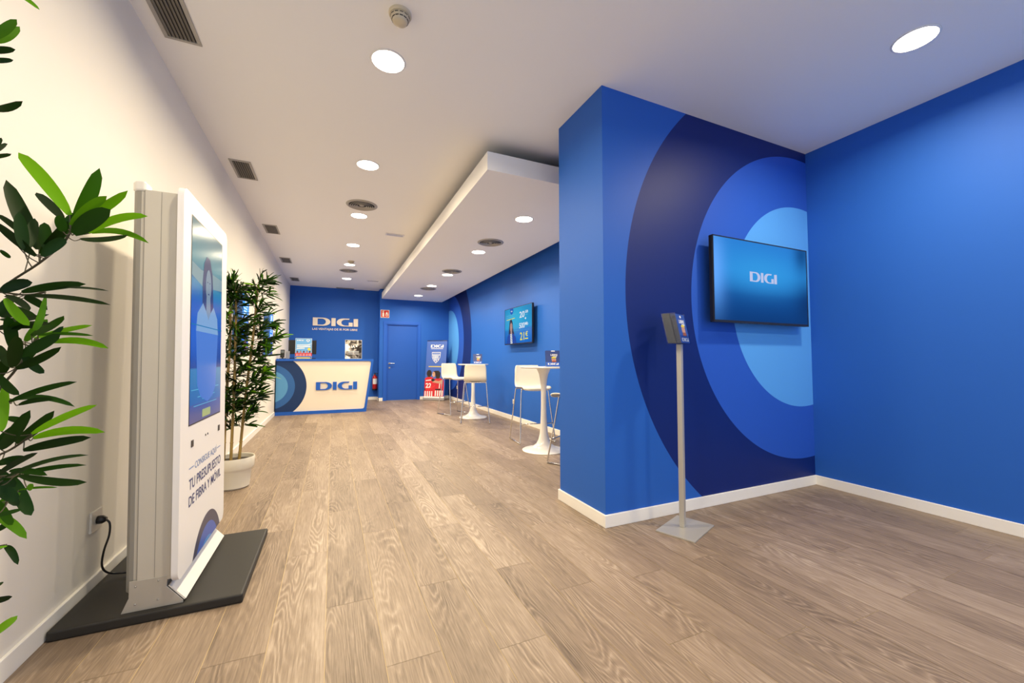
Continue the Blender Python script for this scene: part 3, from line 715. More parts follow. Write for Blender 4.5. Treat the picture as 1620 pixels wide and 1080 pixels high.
t = thing('fire_extinguisher_sign', 'red and white fire extinguisher sign above the corner beside the blue door', 'sign', (2.347, Y2, 2.385))
obj('sign_board', box(BM(), -.116, .116, -.004, 0, -.108, .108), mat('sign_border', (.80, .78, .66), .5), t)
a = Art(); a.shape([(-.104, -.097), (.104, -.097), (.104, .097), (-.104, .097)], mat('sign_red', (.55, .02, .015), .5), 0)
a.shape([(-.070, -.075), (-.022, -.075), (-.022, .020), (-.034, .036), (-.058, .036), (-.070, .020)], mat('sign_border', (1, 1, 1)), .0005); a.shape([(-.054, .036), (-.038, .036), (-.038, .060), (-.020, .072), (-.020, .082), (-.075, .070), (-.075, .060), (-.054, .060)], mat('sign_border', (1, 1, 1)), .0005)
a.shape([(.020, -.07), (.075, -.07), (.086, -.02), (.072, .03), (.066, .0), (.055, .07), (.040, .035), (.034, .05), (.016, -.01)], mat('sign_border', (1, 1, 1)), .0005); a.shape([(.036, -.06), (.062, -.06), (.066, -.025), (.052, .0), (.036, -.025)], mat('sign_red', (1, 0, 0)), .0009)
a.put('pictogram', Md @ Matrix.Translation((0, 0, .0045)), t)

# roll-up banner
A_ = Vector((3.385, 11.28, 0)); B_ = Vector((3.87, 10.93, 0)); W_ = (B_-A_).length
up = (Vector((.124, .156, 1.66))); ub = up.normalized(); uu = (B_-A_).normalized()
t = thing('roll_up_banner', 'blue roll-up banner with two footballers in red and white shirts by the door', 'banner', tuple(A_))
Mb = frame_mat((0, 0, 0), uu, ub)
Wb = W_
b = BM(); box(b, -.01, Wb+.01, -.045, .045, .006, .075, M=frame_mat((0, 0, 0), uu, uu.cross(Vector((0, 0, 1)))*-1)); 
obj('cassette_base', b, mat('banner_base_silver', (.60, .60, .60), .35, .6), t, bevel=.008)
for x in (.06, Wb-.06): obj('foot_bar', box(BM(), x-.012, x+.012, -.11, .08, 0, .006, M=frame_mat((0, 0, 0), uu, uu.cross(Vector((0, 0, 1)))*-1)), BLACK, t)
b = BM(); tube(b, [Vector(uu*Wb*.5)+ub*.06-uu.cross(ub)*.03, Vector(uu*Wb*.5)+ub*1.66-uu.cross(ub)*.008], .006); obj('support_pole', b, STEEL, t)
b = BM(); tube(b, [ub*1.67, ub*1.67+uu*Wb], .009); obj('top_rail', b, BLACK, t)
a = Art(); HB = 1.665
a.shape([(0, .06), (Wb, .06), (Wb, HB), (0, HB)], ink('banner_blue', (.050, .130, .50)), 0)
a.logo(.12, .50, 1.475, 1.555, INKW, .0006); a.shape([(.13, 1.435), (.49, 1.435), (.49, 1.448), (.13, 1.448)], INKW, .0006)
cxs = .295
shield = [(cxs-.13, 1.345), (cxs+.13, 1.345), (cxs+.12, 1.20), (cxs+.08, 1.11), (cxs, 1.03), (cxs-.08, 1.11), (cxs-.12, 1.20)]
shr = lambda k: [(cxs+(x-cxs)*k, 1.215+(z-1.215)*k) for x, z in shield]
a.shape([shield, shr(.90)], INKW, .0006)
a.shape([(cxs-.117, 1.255), (cxs+.117, 1.255), (cxs+.117, 1.275), (cxs-.117, 1.275)], INKW, .0008)
for k in range(5): a.shape([(cxs-.085+k*.038, 1.285), (cxs-.068+k*.038, 1.285), (cxs-.068+k*.038, 1.325), (cxs-.085+k*.038, 1.325)], ink('crest_pale', (.35, .45, .72)), .0008)
for x0, x1, z0 in ((-.090, -.070, 1.16), (-.050, -.020, 1.11), (0, .022, 1.09), (.045, .068, 1.13)): a.shape([(cxs+x0, z0), (cxs+x1, z0-.015), (cxs+x1, 1.245), (cxs+x0, 1.245)], INKW, .0008)
a.shape([(cxs-.05, 1.20), (cxs+.045, 1.20), (cxs+.045, 1.215), (cxs-.05, 1.215)], INKW, .0008)
a.shape([(.09, .925), (.50, .925), (.50, .947), (.09, .947)], INKY, .0006)
# footballers, seen from behind, arms round each other
a.shape([(0, .06), (.0, .60), (.06, .64), (.16, .66), (.22, .63), (.30, .58), (.31, .40), (.29, .06)], INKR, .0006)
a.shape([(.29, .06), (.30, .40), (.27, .58), (.36, .62), (.47, .61), (.56, .56), (.575, .40), (.57, .06)], ink('red_second', (.58, .02, .03)), .0004)
for x in (.02, .085, .15, .215): a.shape([(x, .10), (x+.034, .10), (x+.030, .25), (x, .25)], INKW, .0010)
for x in (.32, .385, .45, .515): a.shape([(x, .12), (x+.034, .12), (x+.034, .27), (x, .27)], INKW, .0008)
for x in (.43, .495): a.shape([(x, .33), (x+.022, .33), (x+.03, .50), (x+.008, .50)], INKW, .0008)
a.text('22', .035, .20, .345, .13, INKW, .0012, bold=.03)
a.shape([(.03, .53), (.20, .55), (.20, .575), (.03, .555)], INKW, .0012)
a.shape([(.03, .275), (.19, .30), (.19, .325), (.03, .30)], INKK, .0012); a.shape([(.33, .28), (.52, .28), (.52, .315), (.33, .315)], INKK, .0010)
a.shape([(.0, .29), (.02, .335), (.16, .345), (.30, .42), (.33, .40), (.24, .32), (.10, .27)], ink('red_third', (.70, .03, .03)), .0014); a.shape([(0, .27), (.0, .33), (.03, .33), (.04, .28)], SKIND, .0015)
a.shape([(.22, .50), (.30, .55), (.42, .53), (.50, .57), (.53, .54), (.50, .46), (.38, .47), (.27, .49)], SKIN, .0014); a.shape([(.18, .56), (.26, .50), (.33, .52), (.31, .56), (.24, .61)], INKK, .0013)
a.shape(ell(.12, .745, .075, .095), HAIR, .0012); a.shape([(.075, .64), (.165, .64), (.165, .70), (.075, .70)], SKIND, .0010)
a.shape(ell(.26, .72, .048, .080), SKIN, .0012)
a.shape([(.24, .80), (.30, .82), (.40, .82), (.455, .76), (.45, .66), (.42, .60), (.34, .60), (.31, .68), (.29, .77)], HAIR, .0014)
a.shape(ell(.228, .70, .010, .014), INKW, .0016); a.shape(ell(.252, .742, .008, .004), HAIR, .0016)
a.shape([(0, .06), (Wb, .06), (Wb, .105), (0, .105)], INKW, .0018)
a.put('printed_sheet', Mb, t)

# ---------------- displays on the left wall ----------------
for (yy, lb) in ((5.45, 'blue lit display box on left wall behind the bamboo plant'), (7.68, 'blue lit display box on left wall nearer the reception desk')):
    t = thing('wall_display', lb, 'display', (0, yy, 1.20), 0, 'blue display boxes on the left wall')
    ln = .42
    obj('display_case', box(BM(), 0, .088, 0, ln, 0, .71), mat('display_case_blue', (.035, .13, .42), .4), t, bevel=.004)
    Mw = frame_mat((.0885, 0, 0), (0, 1, 0), (0, 0, 1))
    sm = gradient_screen('display_screen', [(0, (.02, .06, .45)), (1, (.07, .35, 1.0)), (.5, (.04, .20, .95))], [(.5, .75, .5, .2, (.12, .50, 1.0))])
    scr = uv_quad('lit_screen', Mw, .02, ln-.02, .02, .69, .0, sm, t)
    a = Art(); es = screen_mat('display_white', (.75, .85, 1.), 1.2)
    a.shape(ell(ln/2, .63, .045, .045), es, .001); a.logo(.10, .32, .30, .35, es, .001)
    for i in range(6): a.shape([(.10, .56-i*.035), (.32-(i % 3)*.03, .56-i*.035), (.32-(i % 3)*.03, .575-i*.035), (.10, .575-i*.035)], es, .001)
    if yy < 6:
        a.shape(ell(.22, .22, .06, .08), screen_mat('display_skin', (.6, .32, .25)), .001); a.shape([(.12, .04), (.14, .14), (.30, .14), (.32, .04)], screen_mat('display_red', (.5, .1, .1)), .0012); a.shape([(.06, .05), (.14, .05), (.14, .09), (.06, .09)], screen_mat('display_yellow', (.9, .8, .1)), .0014)
    else:
        a.shape([(.17, .03), (.25, .03), (.25, .19), (.17, .19)], screen_mat('display_dark', (.01, .02, .08)), .001); a.shape([(.19, .19), (.23, .19), (.22, .25), (.20, .25)], screen_mat('display_dark', (0, 0, 0)), .001)
    a.put('screen_picture', Mw, scr)
t = thing('wall_notice', 'pale printed notice with faint text on left wall between two blue displays', 'notice', (0, 6.63, 1.30))
obj('notice_board', box(BM(), 0, .006, 0, .72, 0, .62), mat('notice_white', (.80, .77, .72), .5), t)
a = Art(); nm_ = ink('notice_text', (.72, .50, .42)); ng = ink('notice_grey', (.60, .62, .70))
for c in range(2):
    for i in range(9): a.shape([(.08+c*.32, .52-i*.05), (.30+c*.32-(i*7 % 3)*.04, .52-i*.05), (.30+c*.32-(i*7 % 3)*.04, .535-i*.05), (.08+c*.32, .535-i*.05)], nm_ if i > 3 else ng, 0)
a.put('notice_text', frame_mat((.0066, 0, 0), (0, 1, 0), (0, 0, 1)), t)

# ---------------- bar tables and stools ----------------
def bar_table():
    t = thing('bar_table', '', 'table', (0, 0, 0), 0, 'round white bar tables')
    obj('tabletop', lathe(BM(), [(0, 1.020), (.285, 1.020), (.300, 1.030), (.300, 1.036), (.296, 1.040), (0, 1.040)], 64), WHITEGL, t, smooth=True, auto=35)
    prof = [(0, 0), (.268, 0), (.270, .006), (.262, .012), (.200, .024), (.140, .045), (.095, .080), (.068, .130), (.052, .200), (.043, .300), (.037, .420), (.034, .560), (.034, .700), (.037, .800), (.045, .880), (.060, .950), (.082, 1.000), (.092, 1.020), (0, 1.020)]
    obj('pedestal', lathe(BM(), prof, 56), WHITEGL, t, smooth=True, auto=50)
    return t
tn = bar_table(); tn.location = (3.48, 4.48, 0); tn['label'] = 'round white bar table nearer the ringed partition, largest of the two'
tf = copy_tree(tn); tf.location = (3.58, 7.55, 0); tf['label'] = 'round white bar table farther back, between two stools near the banner'
SHELL = mat('stool_shell_cream', (.84, .80, .68), .3)
def bar_stool():
    t = thing('bar_stool', '', 'stool', (0, 0, 0), 0, 'white bar stools')
    prof = [(.205, .712), (.212, .728), (.200, .742), (.150, .750), (.060, .746), (-.040, .742), (-.110, .744), (-.155, .756), (-.182, .782), (-.196, .820), (-.200, .870), (-.204, .930), (-.214, .990), (-.228, 1.045)]
    P = smooth_path([(0, y, z) for y, z in prof], 3); n = len(P); b = BM(); rows = []; C_ = 16
    for i, p in enumerate(P):
        s = i/(n-1); hw = .205 if s < .5 else .205-.018*((s-.5)/.5)
        e = 0
        if i < 4: hw -= .02*(1-i/4)**2
        top = n-1-i
        if top < 4: hw -= .022*(1-top/4)**2
        row = []
        for k in range(C_+1):
            u = -1+2*k/C_; edge = abs(u)**4
            x = hw*u; y = p.y; z = p.z
            if s < .45: z += .010*edge-.006*(1-u*u)
            else: y += .022*abs(u)**2.2
            row.append(b.verts.new((x, y, z)))
        rows.append(row)
    for r0, r1 in zip(rows, rows[1:]):
        for k in range(C_): b.faces.new((r0[k], r0[k+1], r1[k+1], r1[k]))
    o = obj('seat_shell', b, SHELL, t, smooth=True)
    md = o.modifiers.new('thickness', 'SOLIDIFY'); md.thickness = .011; md.offset = 0
    r = .0085; ft, bt_ = .115, -.135
    for sx in (-1, 1):
        for y0_, y1_ in ((ft, .232), (bt_, -.232)):
            obj('leg', tube(BM(), smooth_path([(sx*.150, y0_, .722), (sx*.182, y0_, .720), (sx*.196, y0_+(y1_-y0_)*.04, .700), (sx*.215, y0_+(y1_-y0_)*.32, .48), (sx*.252, y1_, .030), (sx*.254, y1_*.985, .012)], 5), r, 10), CHROME, t, smooth=True)
        obj('runner', tube(BM(), [(sx*.254, -.232*.985, .0105), (sx*.254, .232*.985, .0105)], r, 10), CHROME, t, smooth=True)
    b = BM()
    tube(b, [(-.155, ft, .722), (.155, ft, .722)], r); tube(b, [(-.155, bt_, .722), (.155, bt_, .722)], r); box(b, -.10, .10, bt_, ft, .724, .732)
    obj('under_seat_frame', b, CHROME, t, smooth=True, auto=40)
    fy = ft+(.232-ft)*.68; obj('footrest', tube(BM(), [(-.2335, fy, .262), (.2335, fy, .262)], r*.9, 10), CHROME, t, smooth=True)
    return t
s0 = bar_stool()
STOOLS = [(3.42, 6.945, -20, 'white bar stool in front of the far table, its back to the camera'),
          (3.387, 8.22, -160, 'white bar stool behind the far table, seen just left of it'),
          (3.617, 5.075, 173, 'white bar stool behind the near table, seen from the front'),
          (3.54, 3.83, 32, 'white bar stool mostly hidden by the blue partition, only seat edge and legs showing')]
for i, (x, y, r, lb) in enumerate(STOOLS):
    o = s0 if i == 0 else copy_tree(s0)
    o.location = (x, y, 0); o.rotation_euler = (0, 0, math.radians(r)); o['label'] = lb

def table_card(loc, rz, lb, k=1.0):
    t = thing('leaflet_stand', lb, 'leaflet stand', loc, rz, 'leaflet stands on the bar tables')
    Mc = Matrix.Translation((0, 0, .002)) @ Matrix.Rotation(PI/2-.16, 4, 'X'); w = .092*k; hh = .205*k
    b = BM(); box(b, -w, w, 0, hh, -.032, -.002, M=Mc); obj('holder', b, mat('dark_acrylic', (.03, .04, .09), .15), t)
    a = Art(); a.shape([(-w, 0), (w, 0), (w, hh), (-w, hh)], ink('card_navy', (.045, .075, .24)), 0)
    a.shape([(-w, 0), (w, 0), (w, .055*k), (-w, .055*k)], ink('card_blue', (.035, .13, .58)), .0004)
    a.logo(-.070*k, .070*k, .020*k, .044*k, INKW, .0008)
    a.shape([(-.022*k, hh-.012), (.028*k, hh-.012), (.028*k, hh), (-.022*k, hh)], INKW, .0006)
    a.text('LIBRE', -.03*k, .06*k, .138*k, .022*k, INKW, .0006, bold=.03); a.shape([(.0, .120*k), (.05*k, .120*k), (.05*k, .130*k), (.0, .130*k)], INKW, .0006)
    a.shape(ell(.010*k, .090*k, .030*k, .034*k), SKIN, .0006); a.shape([(-.022*k, .055*k), (.046*k, .055*k), (.04*k, .07*k), (-.012*k, .07*k)], ink('auburn', (.30, .09, .04)), .0007)
    a.shape(ell(.010*k, .108*k, .032*k, .018*k, 16, 0, 180), INKY, .0009); a.shape([(-.02*k, .104*k), (.042*k, .104*k), (.042*k, .110*k), (-.02*k, .110*k)], ink('green', (.10, .35, .10)), .001)
    for x in (-.002, .020): a.shape(ell(x*k, .092*k, .004*k, .002*k), HAIR, .001)
    a.shape(ell(.010*k, .074*k, .010*k, .003*k), INKR, .001)
    a.put('leaflet', Mc, t)
table_card((3.61, 4.46, 1.040), math.radians(-14), 'dark blue leaflet stand with a smiling face on the near bar table', 1.0)
table_card((3.675, 7.56, 1.040), math.radians(-14), 'dark blue leaflet stand with a smiling face on the far bar table', .96)

# ---------------- floor leaflet stand by the ringed wall ----------------
ang = math.radians(22)
t = thing('floor_leaflet_stand', 'silver pole stand with acrylic leaflet holder in front of ringed blue wall', 'leaflet stand', (3.218, 2.030, 0), ang)
obj('base_plate', box(BM(), -.178, .178, -.125, .125, 0, .010), SILVER, t, bevel=.002)
obj('pole', box(BM(), -.017, .017, .0, .034, .010, 1.236), SILVER, t, bevel=.003)
Ml = Matrix.Translation((0, .005, 1.236)) @ Matrix(((1, 0, 0, 0), (0, .80, .20, 0), (0, 0, .98, 0), (0, 0, 0, 1)))
ac = bpy.data.materials.new('clear_acrylic'); ac.use_nodes = True; nt = ac.node_tree; nt.nodes.clear()
to = nt.nodes.new('ShaderNodeOutputMaterial'); tb = nt.nodes.new('ShaderNodeBsdfTransparent'); tb.inputs[0].default_value = (.86, .90, .95, 1); gb = nt.nodes.new('ShaderNodeBsdfGlossy'); gb.inputs['Roughness'].default_value = .05
mx = nt.nodes.new('ShaderNodeMixShader'); mx.inputs[0].default_value = .05
nt.links.new(tb.outputs[0], mx.inputs[1]); nt.links.new(gb.outputs[0], mx.inputs[2]); nt.links.new(mx.outputs[0], to.inputs[0])
hw = .084
b = BM(); box(b, -hw, hw, -.045, .075, 0, .004, M=Ml); box(b, -hw, -hw+.003, -.045, .075, .004, .215, M=Ml); box(b, hw-.003, hw, -.045, .075, .004, .215, M=Ml); box(b, -hw+.003, hw-.003, -.045, -.042, .004, .06, M=Ml); box(b, -hw+.003, hw-.003, .072, .075, .004, .215, M=Ml)
obj('acrylic_pocket', b, ac, t)
b = BM(); box(b, -hw+.006, hw-.006, .010, .070, .006, .212, M=Ml); obj('leaflet_stack', b, mat('leaflet_edges', (.055, .06, .075), .4), t)
b = BM(); box(b, -hw+.006, hw-.006, .002, .008, .006, .212, M=Ml); box(b, -hw+.006, hw-.006, -.040, -.004, .006, .190, M=Ml)
obj('back_leaflets', b, mat('leaflet_edges_dark', (.02, .03, .07), .4), t)
a = Art(); Mfr = Ml @ frame_mat((0, -.0405, 0), (1, 0, 0), (0, 0, 1))
a.shape([(-hw+.006, .006), (hw-.006, .006), (hw-.006, .208), (-hw+.006, .208)], ink('leaflet_blue', (.03, .085, .36)), 0)
a.shape(ell(-.0, .190, .014, .009), INKW, .0005); a.text('LIBRE', -.04, .05, .145, .024, INKW, .0005, bold=.03); a.shape([(0, .13), (.05, .13), (.05, .14), (0, .14)], INKW, .0005)
a.shape(ell(.01, .098, .030, .034), SKIN, .0005); a.shape([(-.02, .055), (.045, .055), (.04, .08), (-.012, .08)], ink('auburn', (.3, .09, .04)), .0007); a.shape(ell(.01, .118, .032, .018, 16, 0, 180), INKY, .0009)
a.logo(-.05, .06, .018, .042, INKW, .0005)
a.put('front_leaflet', Mfr, t)

NEAR_LEAVES=[(0.515,1.176,1.442,0.4,1.236,1.585,0,-0.001,0.008,0.027,0.95),
(0.492,1.205,1.437,0.418,1.264,1.509,0,-0,0.002,0.021,0.15),
(0.448,1.222,1.37,0.36,1.281,1.535,0.001,0,-0.01,0.031,0.2),
(0.491,1.126,1.338,0.415,1.155,1.405,-0,0,0,0.017,0.15),
(0.419,1.257,1.394,0.339,1.299,1.459,0,-0,0.003,0.013,0.15),
(0.509,1.21,1.435,0.57,1.151,1.546,0.001,0,-0.009,0.027,0.6),
(0.527,1.155,1.415,0.604,1.101,1.471,0,-0,0.006,0.019,0.75),
(0.532,1.16,1.426,0.631,1.118,1.494,-0,0,-0.006,0.02,0.85),
(0.56,1.092,1.382,0.636,1.037,1.425,0,-0,0.004,0.031,0.3),
(0.572,1.115,1.393,0.674,1.095,1.436,-0.001,-0,0.012,0.017,0.95),
(0.551,1.177,1.408,0.676,1.1,1.379,0,-0.001,0.014,0.013,0.8),
(0.528,1.191,1.395,0.633,1.121,1.398,0.001,-0,-0.004,0.015,0.25),
(0.46,1.204,1.357,0.526,1.147,1.421,0,-0,-0.004,0.019,0.2),
(0.503,1.119,1.337,0.534,1.127,1.378,-0,-0,0.005,0.02,0.3),
(0.528,1.127,1.393,0.531,1.106,1.421,-0,0,0,0.018,0.5),
(0.351,1.292,1.376,0.357,1.314,1.363,-0,0,0,0.009,0.4),
(0.458,1.169,1.362,0.45,1.199,1.433,-0,0,-0.001,0.018,0.25),
(0.429,1.208,1.374,0.438,1.214,1.426,-0,0,-0,0.012,0.2),
(0.415,1.183,1.268,0.455,1.193,1.293,-0.001,-0,0.005,0.022,0.15),
(0.419,1.234,1.276,0.531,1.214,1.299,-0.001,0,0.004,0.018,0.25),
(0.456,1.239,1.289,0.588,1.168,1.28,0,-0,0.004,0.008,0.15),
(0.449,1.186,1.263,0.624,1.086,1.241,0.001,-0.001,0.005,0.011,0.2),
(0.428,1.171,1.26,0.49,1.117,1.225,0,-0,0.004,0.018,0.2),
(0.451,1.178,1.259,0.492,1.168,1.233,-0,-0,0.004,0.015,0.2),
(0.437,1.152,1.252,0.475,1.15,1.198,-0,0,-0.004,0.017,1),
(0.489,1.165,1.26,0.474,1.163,1.19,0,0.001,-0.016,0.012,0.8),
(0.367,1.275,1.218,0.467,1.228,1.229,0,0,-0.006,0.013,0.2),
(0.399,1.206,1.193,0.483,1.167,1.196,-0,-0,0.005,0.015,0.15),
(0.439,1.232,1.182,0.519,1.165,1.222,0.001,-0,-0.002,0.019,0.45),
(0.427,1.267,1.177,0.561,1.174,1.204,0.001,-0.001,0.003,0.011,0.9),
(0.477,1.22,1.167,0.581,1.197,1.154,-0.001,-0,0.01,0.015,0.9),
(0.467,1.146,1.136,0.529,1.135,1.182,-0,0,-0,0.022,0.3),
(0.434,1.2,1.11,0.517,1.166,1.156,-0,0,-0.003,0.017,0.2),
(0.453,1.153,1.114,0.477,1.109,1.176,0,-0,0.001,0.023,0.25),
(0.434,1.18,1.114,0.39,1.227,1.161,0,-0,-0,0.016,0.25),
(0.486,1.155,1.179,0.582,1.129,1.179,-0.001,0,0.004,0.007,0.6),
(0.358,1.29,1.226,0.384,1.307,1.243,-0,0,-0,0.021,0.15),
(0.417,1.202,1.187,0.457,1.173,1.212,0,-0,0,0.019,0.4),
(0.476,1.196,1.164,0.503,1.201,1.202,-0,0,-0,0.011,0.3),
(0.441,1.172,1.043,0.558,1.134,1.083,-0.001,0,0.005,0.012,0.3),
(0.395,1.269,1.039,0.511,1.241,1.022,-0.001,-0,0.013,0.013,0.4),
(0.432,1.171,0.984,0.418,1.202,1.08,0,0,-0.01,0.017,0.95),
(0.485,1.154,0.978,0.611,1.084,1.038,0,-0,0.005,0.014,0.95),
(0.453,1.226,0.959,0.582,1.196,0.967,-0.001,0,0.011,0.018,0.95),
(0.453,1.197,0.939,0.568,1.173,0.961,-0.001,0,0.002,0.019,0.15),
(0.423,1.233,0.95,0.505,1.18,1.021,0,0,-0.004,0.02,0.25),
(0.41,1.214,0.942,0.479,1.158,1.026,0,0,-0.005,0.022,0.25),
(0.438,1.178,0.89,0.604,1.078,0.94,0.001,-0.001,0.01,0.01,0.3),
(0.389,1.268,0.865,0.539,1.232,0.891,-0.002,0,0.008,0.011,0.35),
(0.458,1.178,0.891,0.601,1.084,0.886,0.001,-0,-0.006,0.016,0.3),
(0.387,1.302,0.863,0.426,1.29,0.776,0,0,-0.006,0.024,0.35),
(0.397,1.232,0.884,0.487,1.172,0.936,0,-0,0.004,0.012,0.15),
(0.379,1.265,0.792,0.432,1.266,0.733,-0.001,-0,0.01,0.018,0.85),
(0.413,1.238,0.732,0.442,1.222,0.695,-0,-0,0.008,0.012,0.25),
(0.416,1.192,0.745,0.429,1.214,0.74,-0,0,-0,0.005,0.9),
(0.413,1.196,0.642,0.46,1.174,0.651,0,0,-0.003,0.012,0.1),
(0.359,1.315,0.512,0.429,1.256,0.575,0,-0,0.002,0.018,0.95),
(0.375,1.282,0.805,0.403,1.298,0.827,-0,0,0.004,0.017,0.8),
(0.425,1.246,0.846,0.492,1.235,0.846,-0,0,0.003,0.005,0.7),
(0.419,1.193,0.81,0.472,1.165,0.826,0,-0,0,0.009,0.5),
(0.418,1.196,0.868,0.442,1.209,0.832,-0,0,0,0.023,0.3),
(0.467,1.19,0.857,0.478,1.181,0.871,0,-0,0,0.012,0.8),
(0.354,1.33,0.612,0.354,1.353,0.615,-0,0,-0,0.009,0.2),
(0.357,1.295,1.246,0.435,1.258,1.219,-0,-0,0.006,0.017,0.3),
(0.386,1.229,1.221,0.408,1.233,1.264,-0,-0,0.004,0.018,0.25),
(0.405,1.222,1.194,0.499,1.165,1.204,0,-0,0.004,0.013,0.2),
(0.426,1.206,1.147,0.428,1.178,1.218,-0,-0,0.003,0.02,0.35),
(0.444,1.196,1.14,0.468,1.219,1.099,-0,0,-0.004,0.016,0.25),
(0.397,1.282,1.12,0.43,1.273,1.163,-0,0,-0,0.021,0.3),
(0.386,1.238,1.086,0.421,1.208,1.14,0,-0,0.003,0.019,0.2),
(0.417,1.178,1.101,0.47,1.142,1.058,0,0,-0.005,0.015,0.3),
(0.421,1.249,1.169,0.451,1.257,1.22,-0,0,0.003,0.017,0.7),
(0.441,1.2,1.034,0.497,1.194,1.043,-0,-0,0.004,0.012,0.2),
(0.387,1.272,1.001,0.423,1.269,0.988,-0,0,0,0.014,0.35),
(0.378,1.266,0.948,0.416,1.264,0.99,-0,0,-0.003,0.021,0.3),
(0.399,1.225,0.908,0.453,1.214,0.918,-0,-0,0.004,0.016,0.25),
(0.431,1.203,0.897,0.504,1.17,0.888,-0,-0,0.004,0.013,0.4),
(0.371,1.285,0.862,0.408,1.284,0.802,-0,0,-0.004,0.018,0.25),
(0.406,1.218,0.837,0.419,1.245,0.773,-0,0,-0.004,0.016,0.6),
(0.381,1.273,0.756,0.409,1.264,0.779,-0,0,-0,0.012,0.3),
(0.471,1.133,1.35,0.456,1.139,1.428,0,0,-0.004,0.02,0.3),
(0.436,1.174,1.37,0.403,1.198,1.403,0,-0,-0,0.014,0.3),
(0.483,1.177,1.362,0.463,1.203,1.427,0,-0,-0,0.022,0.35),
(0.487,1.194,1.382,0.518,1.196,1.456,-0,-0,0.002,0.021,0.5),
(0.408,1.219,0.917,0.436,1.217,0.906,-0,0,0,0.011,0.3),
(0.369,1.281,0.888,0.396,1.293,0.843,-0,0,0,0.019,0.25),
(0.411,1.17,1.902,0.452,1.175,1.88,-0,-0,0.004,0.009,0.9),
(0.335,1.264,1.845,0.376,1.255,1.896,-0,0,-0.003,0.018,0.7),
(0.332,1.277,1.845,0.363,1.29,1.902,-0,0,-0.005,0.017,0.75),
(0.354,1.22,1.79,0.407,1.198,1.794,-0,0,-0,0.014,0.15),
(0.382,1.171,1.742,0.416,1.177,1.759,-0,0,-0,0.01,0.2),
(0.323,1.284,1.694,0.396,1.249,1.708,0,0,-0.01,0.016,0.2),
(0.354,1.248,1.585,0.362,1.257,1.62,-0,0,-0,0.01,0.2),
(0.351,1.254,1.58,0.396,1.212,1.591,0,-0,0,0.014,0.3),
(0.337,1.266,1.573,0.382,1.251,1.585,-0,0,-0,0.01,0.25)]
NEAR_STEMS=[[(0.317,1.263,1.194),(0.389,1.227,1.278),(0.465,1.19,1.335),(0.511,1.167,1.378),(0.525,1.16,1.404)],
[(0.304,1.266,1.248),(0.365,1.238,1.273),(0.439,1.205,1.267),(0.478,1.187,1.273)],
[(0.321,1.272,0.965),(0.393,1.235,1.066),(0.427,1.218,1.113),(0.447,1.207,1.151),(0.465,1.198,1.174)],
[(0.32,1.27,1.032),(0.382,1.243,1.019),(0.394,1.236,1.043),(0.419,1.225,1.043)],
[(0.323,1.275,0.897),(0.396,1.241,0.926),(0.43,1.225,0.946),(0.459,1.21,0.97)],
[(0.324,1.277,0.843),(0.385,1.248,0.876),(0.422,1.232,0.881),(0.44,1.223,0.891)],
[(0.325,1.28,0.776),(0.389,1.25,0.8),(0.416,1.237,0.83)],
[(0.31,1.249,1.552),(0.365,1.223,1.573),(0.378,1.217,1.573)],
[(0.306,1.241,1.748),(0.355,1.218,1.775),(0.367,1.211,1.802)],
[(0.304,1.236,1.87),(0.377,1.201,1.91),(0.402,1.19,1.91)],
[(0.296,1.251,1.627),(0.351,1.225,1.67)],
[(0.327,1.284,0.681),(0.385,1.256,0.724),(0.412,1.243,0.733)],
[(0.329,1.288,0.573),(0.384,1.262,0.6),(0.389,1.263,0.546)]]

# ---------------- bamboo plants ----------------
LEAFM = mat('bamboo_leaf', (.06, .16, .02), .5, spec=.25)
ca = N(LEAFM, 'ShaderNodeVertexColor'); ca.layer_name = 'tone'
LK(LEAFM, ca.outputs[0], bsdf(LEAFM).inputs['Base Color'])
tl = N(LEAFM, 'ShaderNodeBsdfTranslucent'); LK(LEAFM, ca.outputs[0], tl.inputs[0]); mxs = N(LEAFM, 'ShaderNodeMixShader'); mxs.inputs[0].default_value = .30
LK(LEAFM, bsdf(LEAFM).outputs[0], mxs.inputs[1]); LK(LEAFM, tl.outputs[0], mxs.inputs[2]); LK(LEAFM, mxs.outputs[0], LEAFM.node_tree.nodes['Material Output'].inputs[0])
CANE = mat('bamboo_cane', (.36, .23, .06), .4); tc = N(CANE, 'ShaderNodeTexCoord'); mp = N(CANE, 'ShaderNodeMapping'); mp.inputs['Scale'].default_value = (30, 30, 4); nz = N(CANE, 'ShaderNodeTexNoise'); nz.inputs['Scale'].default_value = 1
LK(CANE, tc.outputs['Object'], mp.inputs[0]); LK(CANE, mp.outputs[0], nz.inputs['Vector']); cr = N(CANE, 'ShaderNodeValToRGB'); LK(CANE, nz.outputs['Fac'], cr.inputs[0]); e = cr.color_ramp.elements; e[0].position = .3; e[0].color = (.16, .11, .02, 1); e[1].position = .7; e[1].color = (.50, .33, .09, 1)
LK(CANE, cr.outputs[0], bsdf(CANE).inputs['Base Color'])
TWIG = mat('bamboo_twig', (.07, .06, .03), .6)
SOIL = mat('potting_soil', (.03, .02, .012), .9)
rnd = random.Random(21)
def leaf_color(t):
    a, b_, c = (.038, .110, .006), (.125, .290, .010), (.46, .70, .025)
    if t < .5: k = t*2; return tuple(a[i]+(b_[i]-a[i])*k for i in range(3))
    k = t*2-1; return tuple(b_[i]+(c[i]-b_[i])*k for i in range(3))
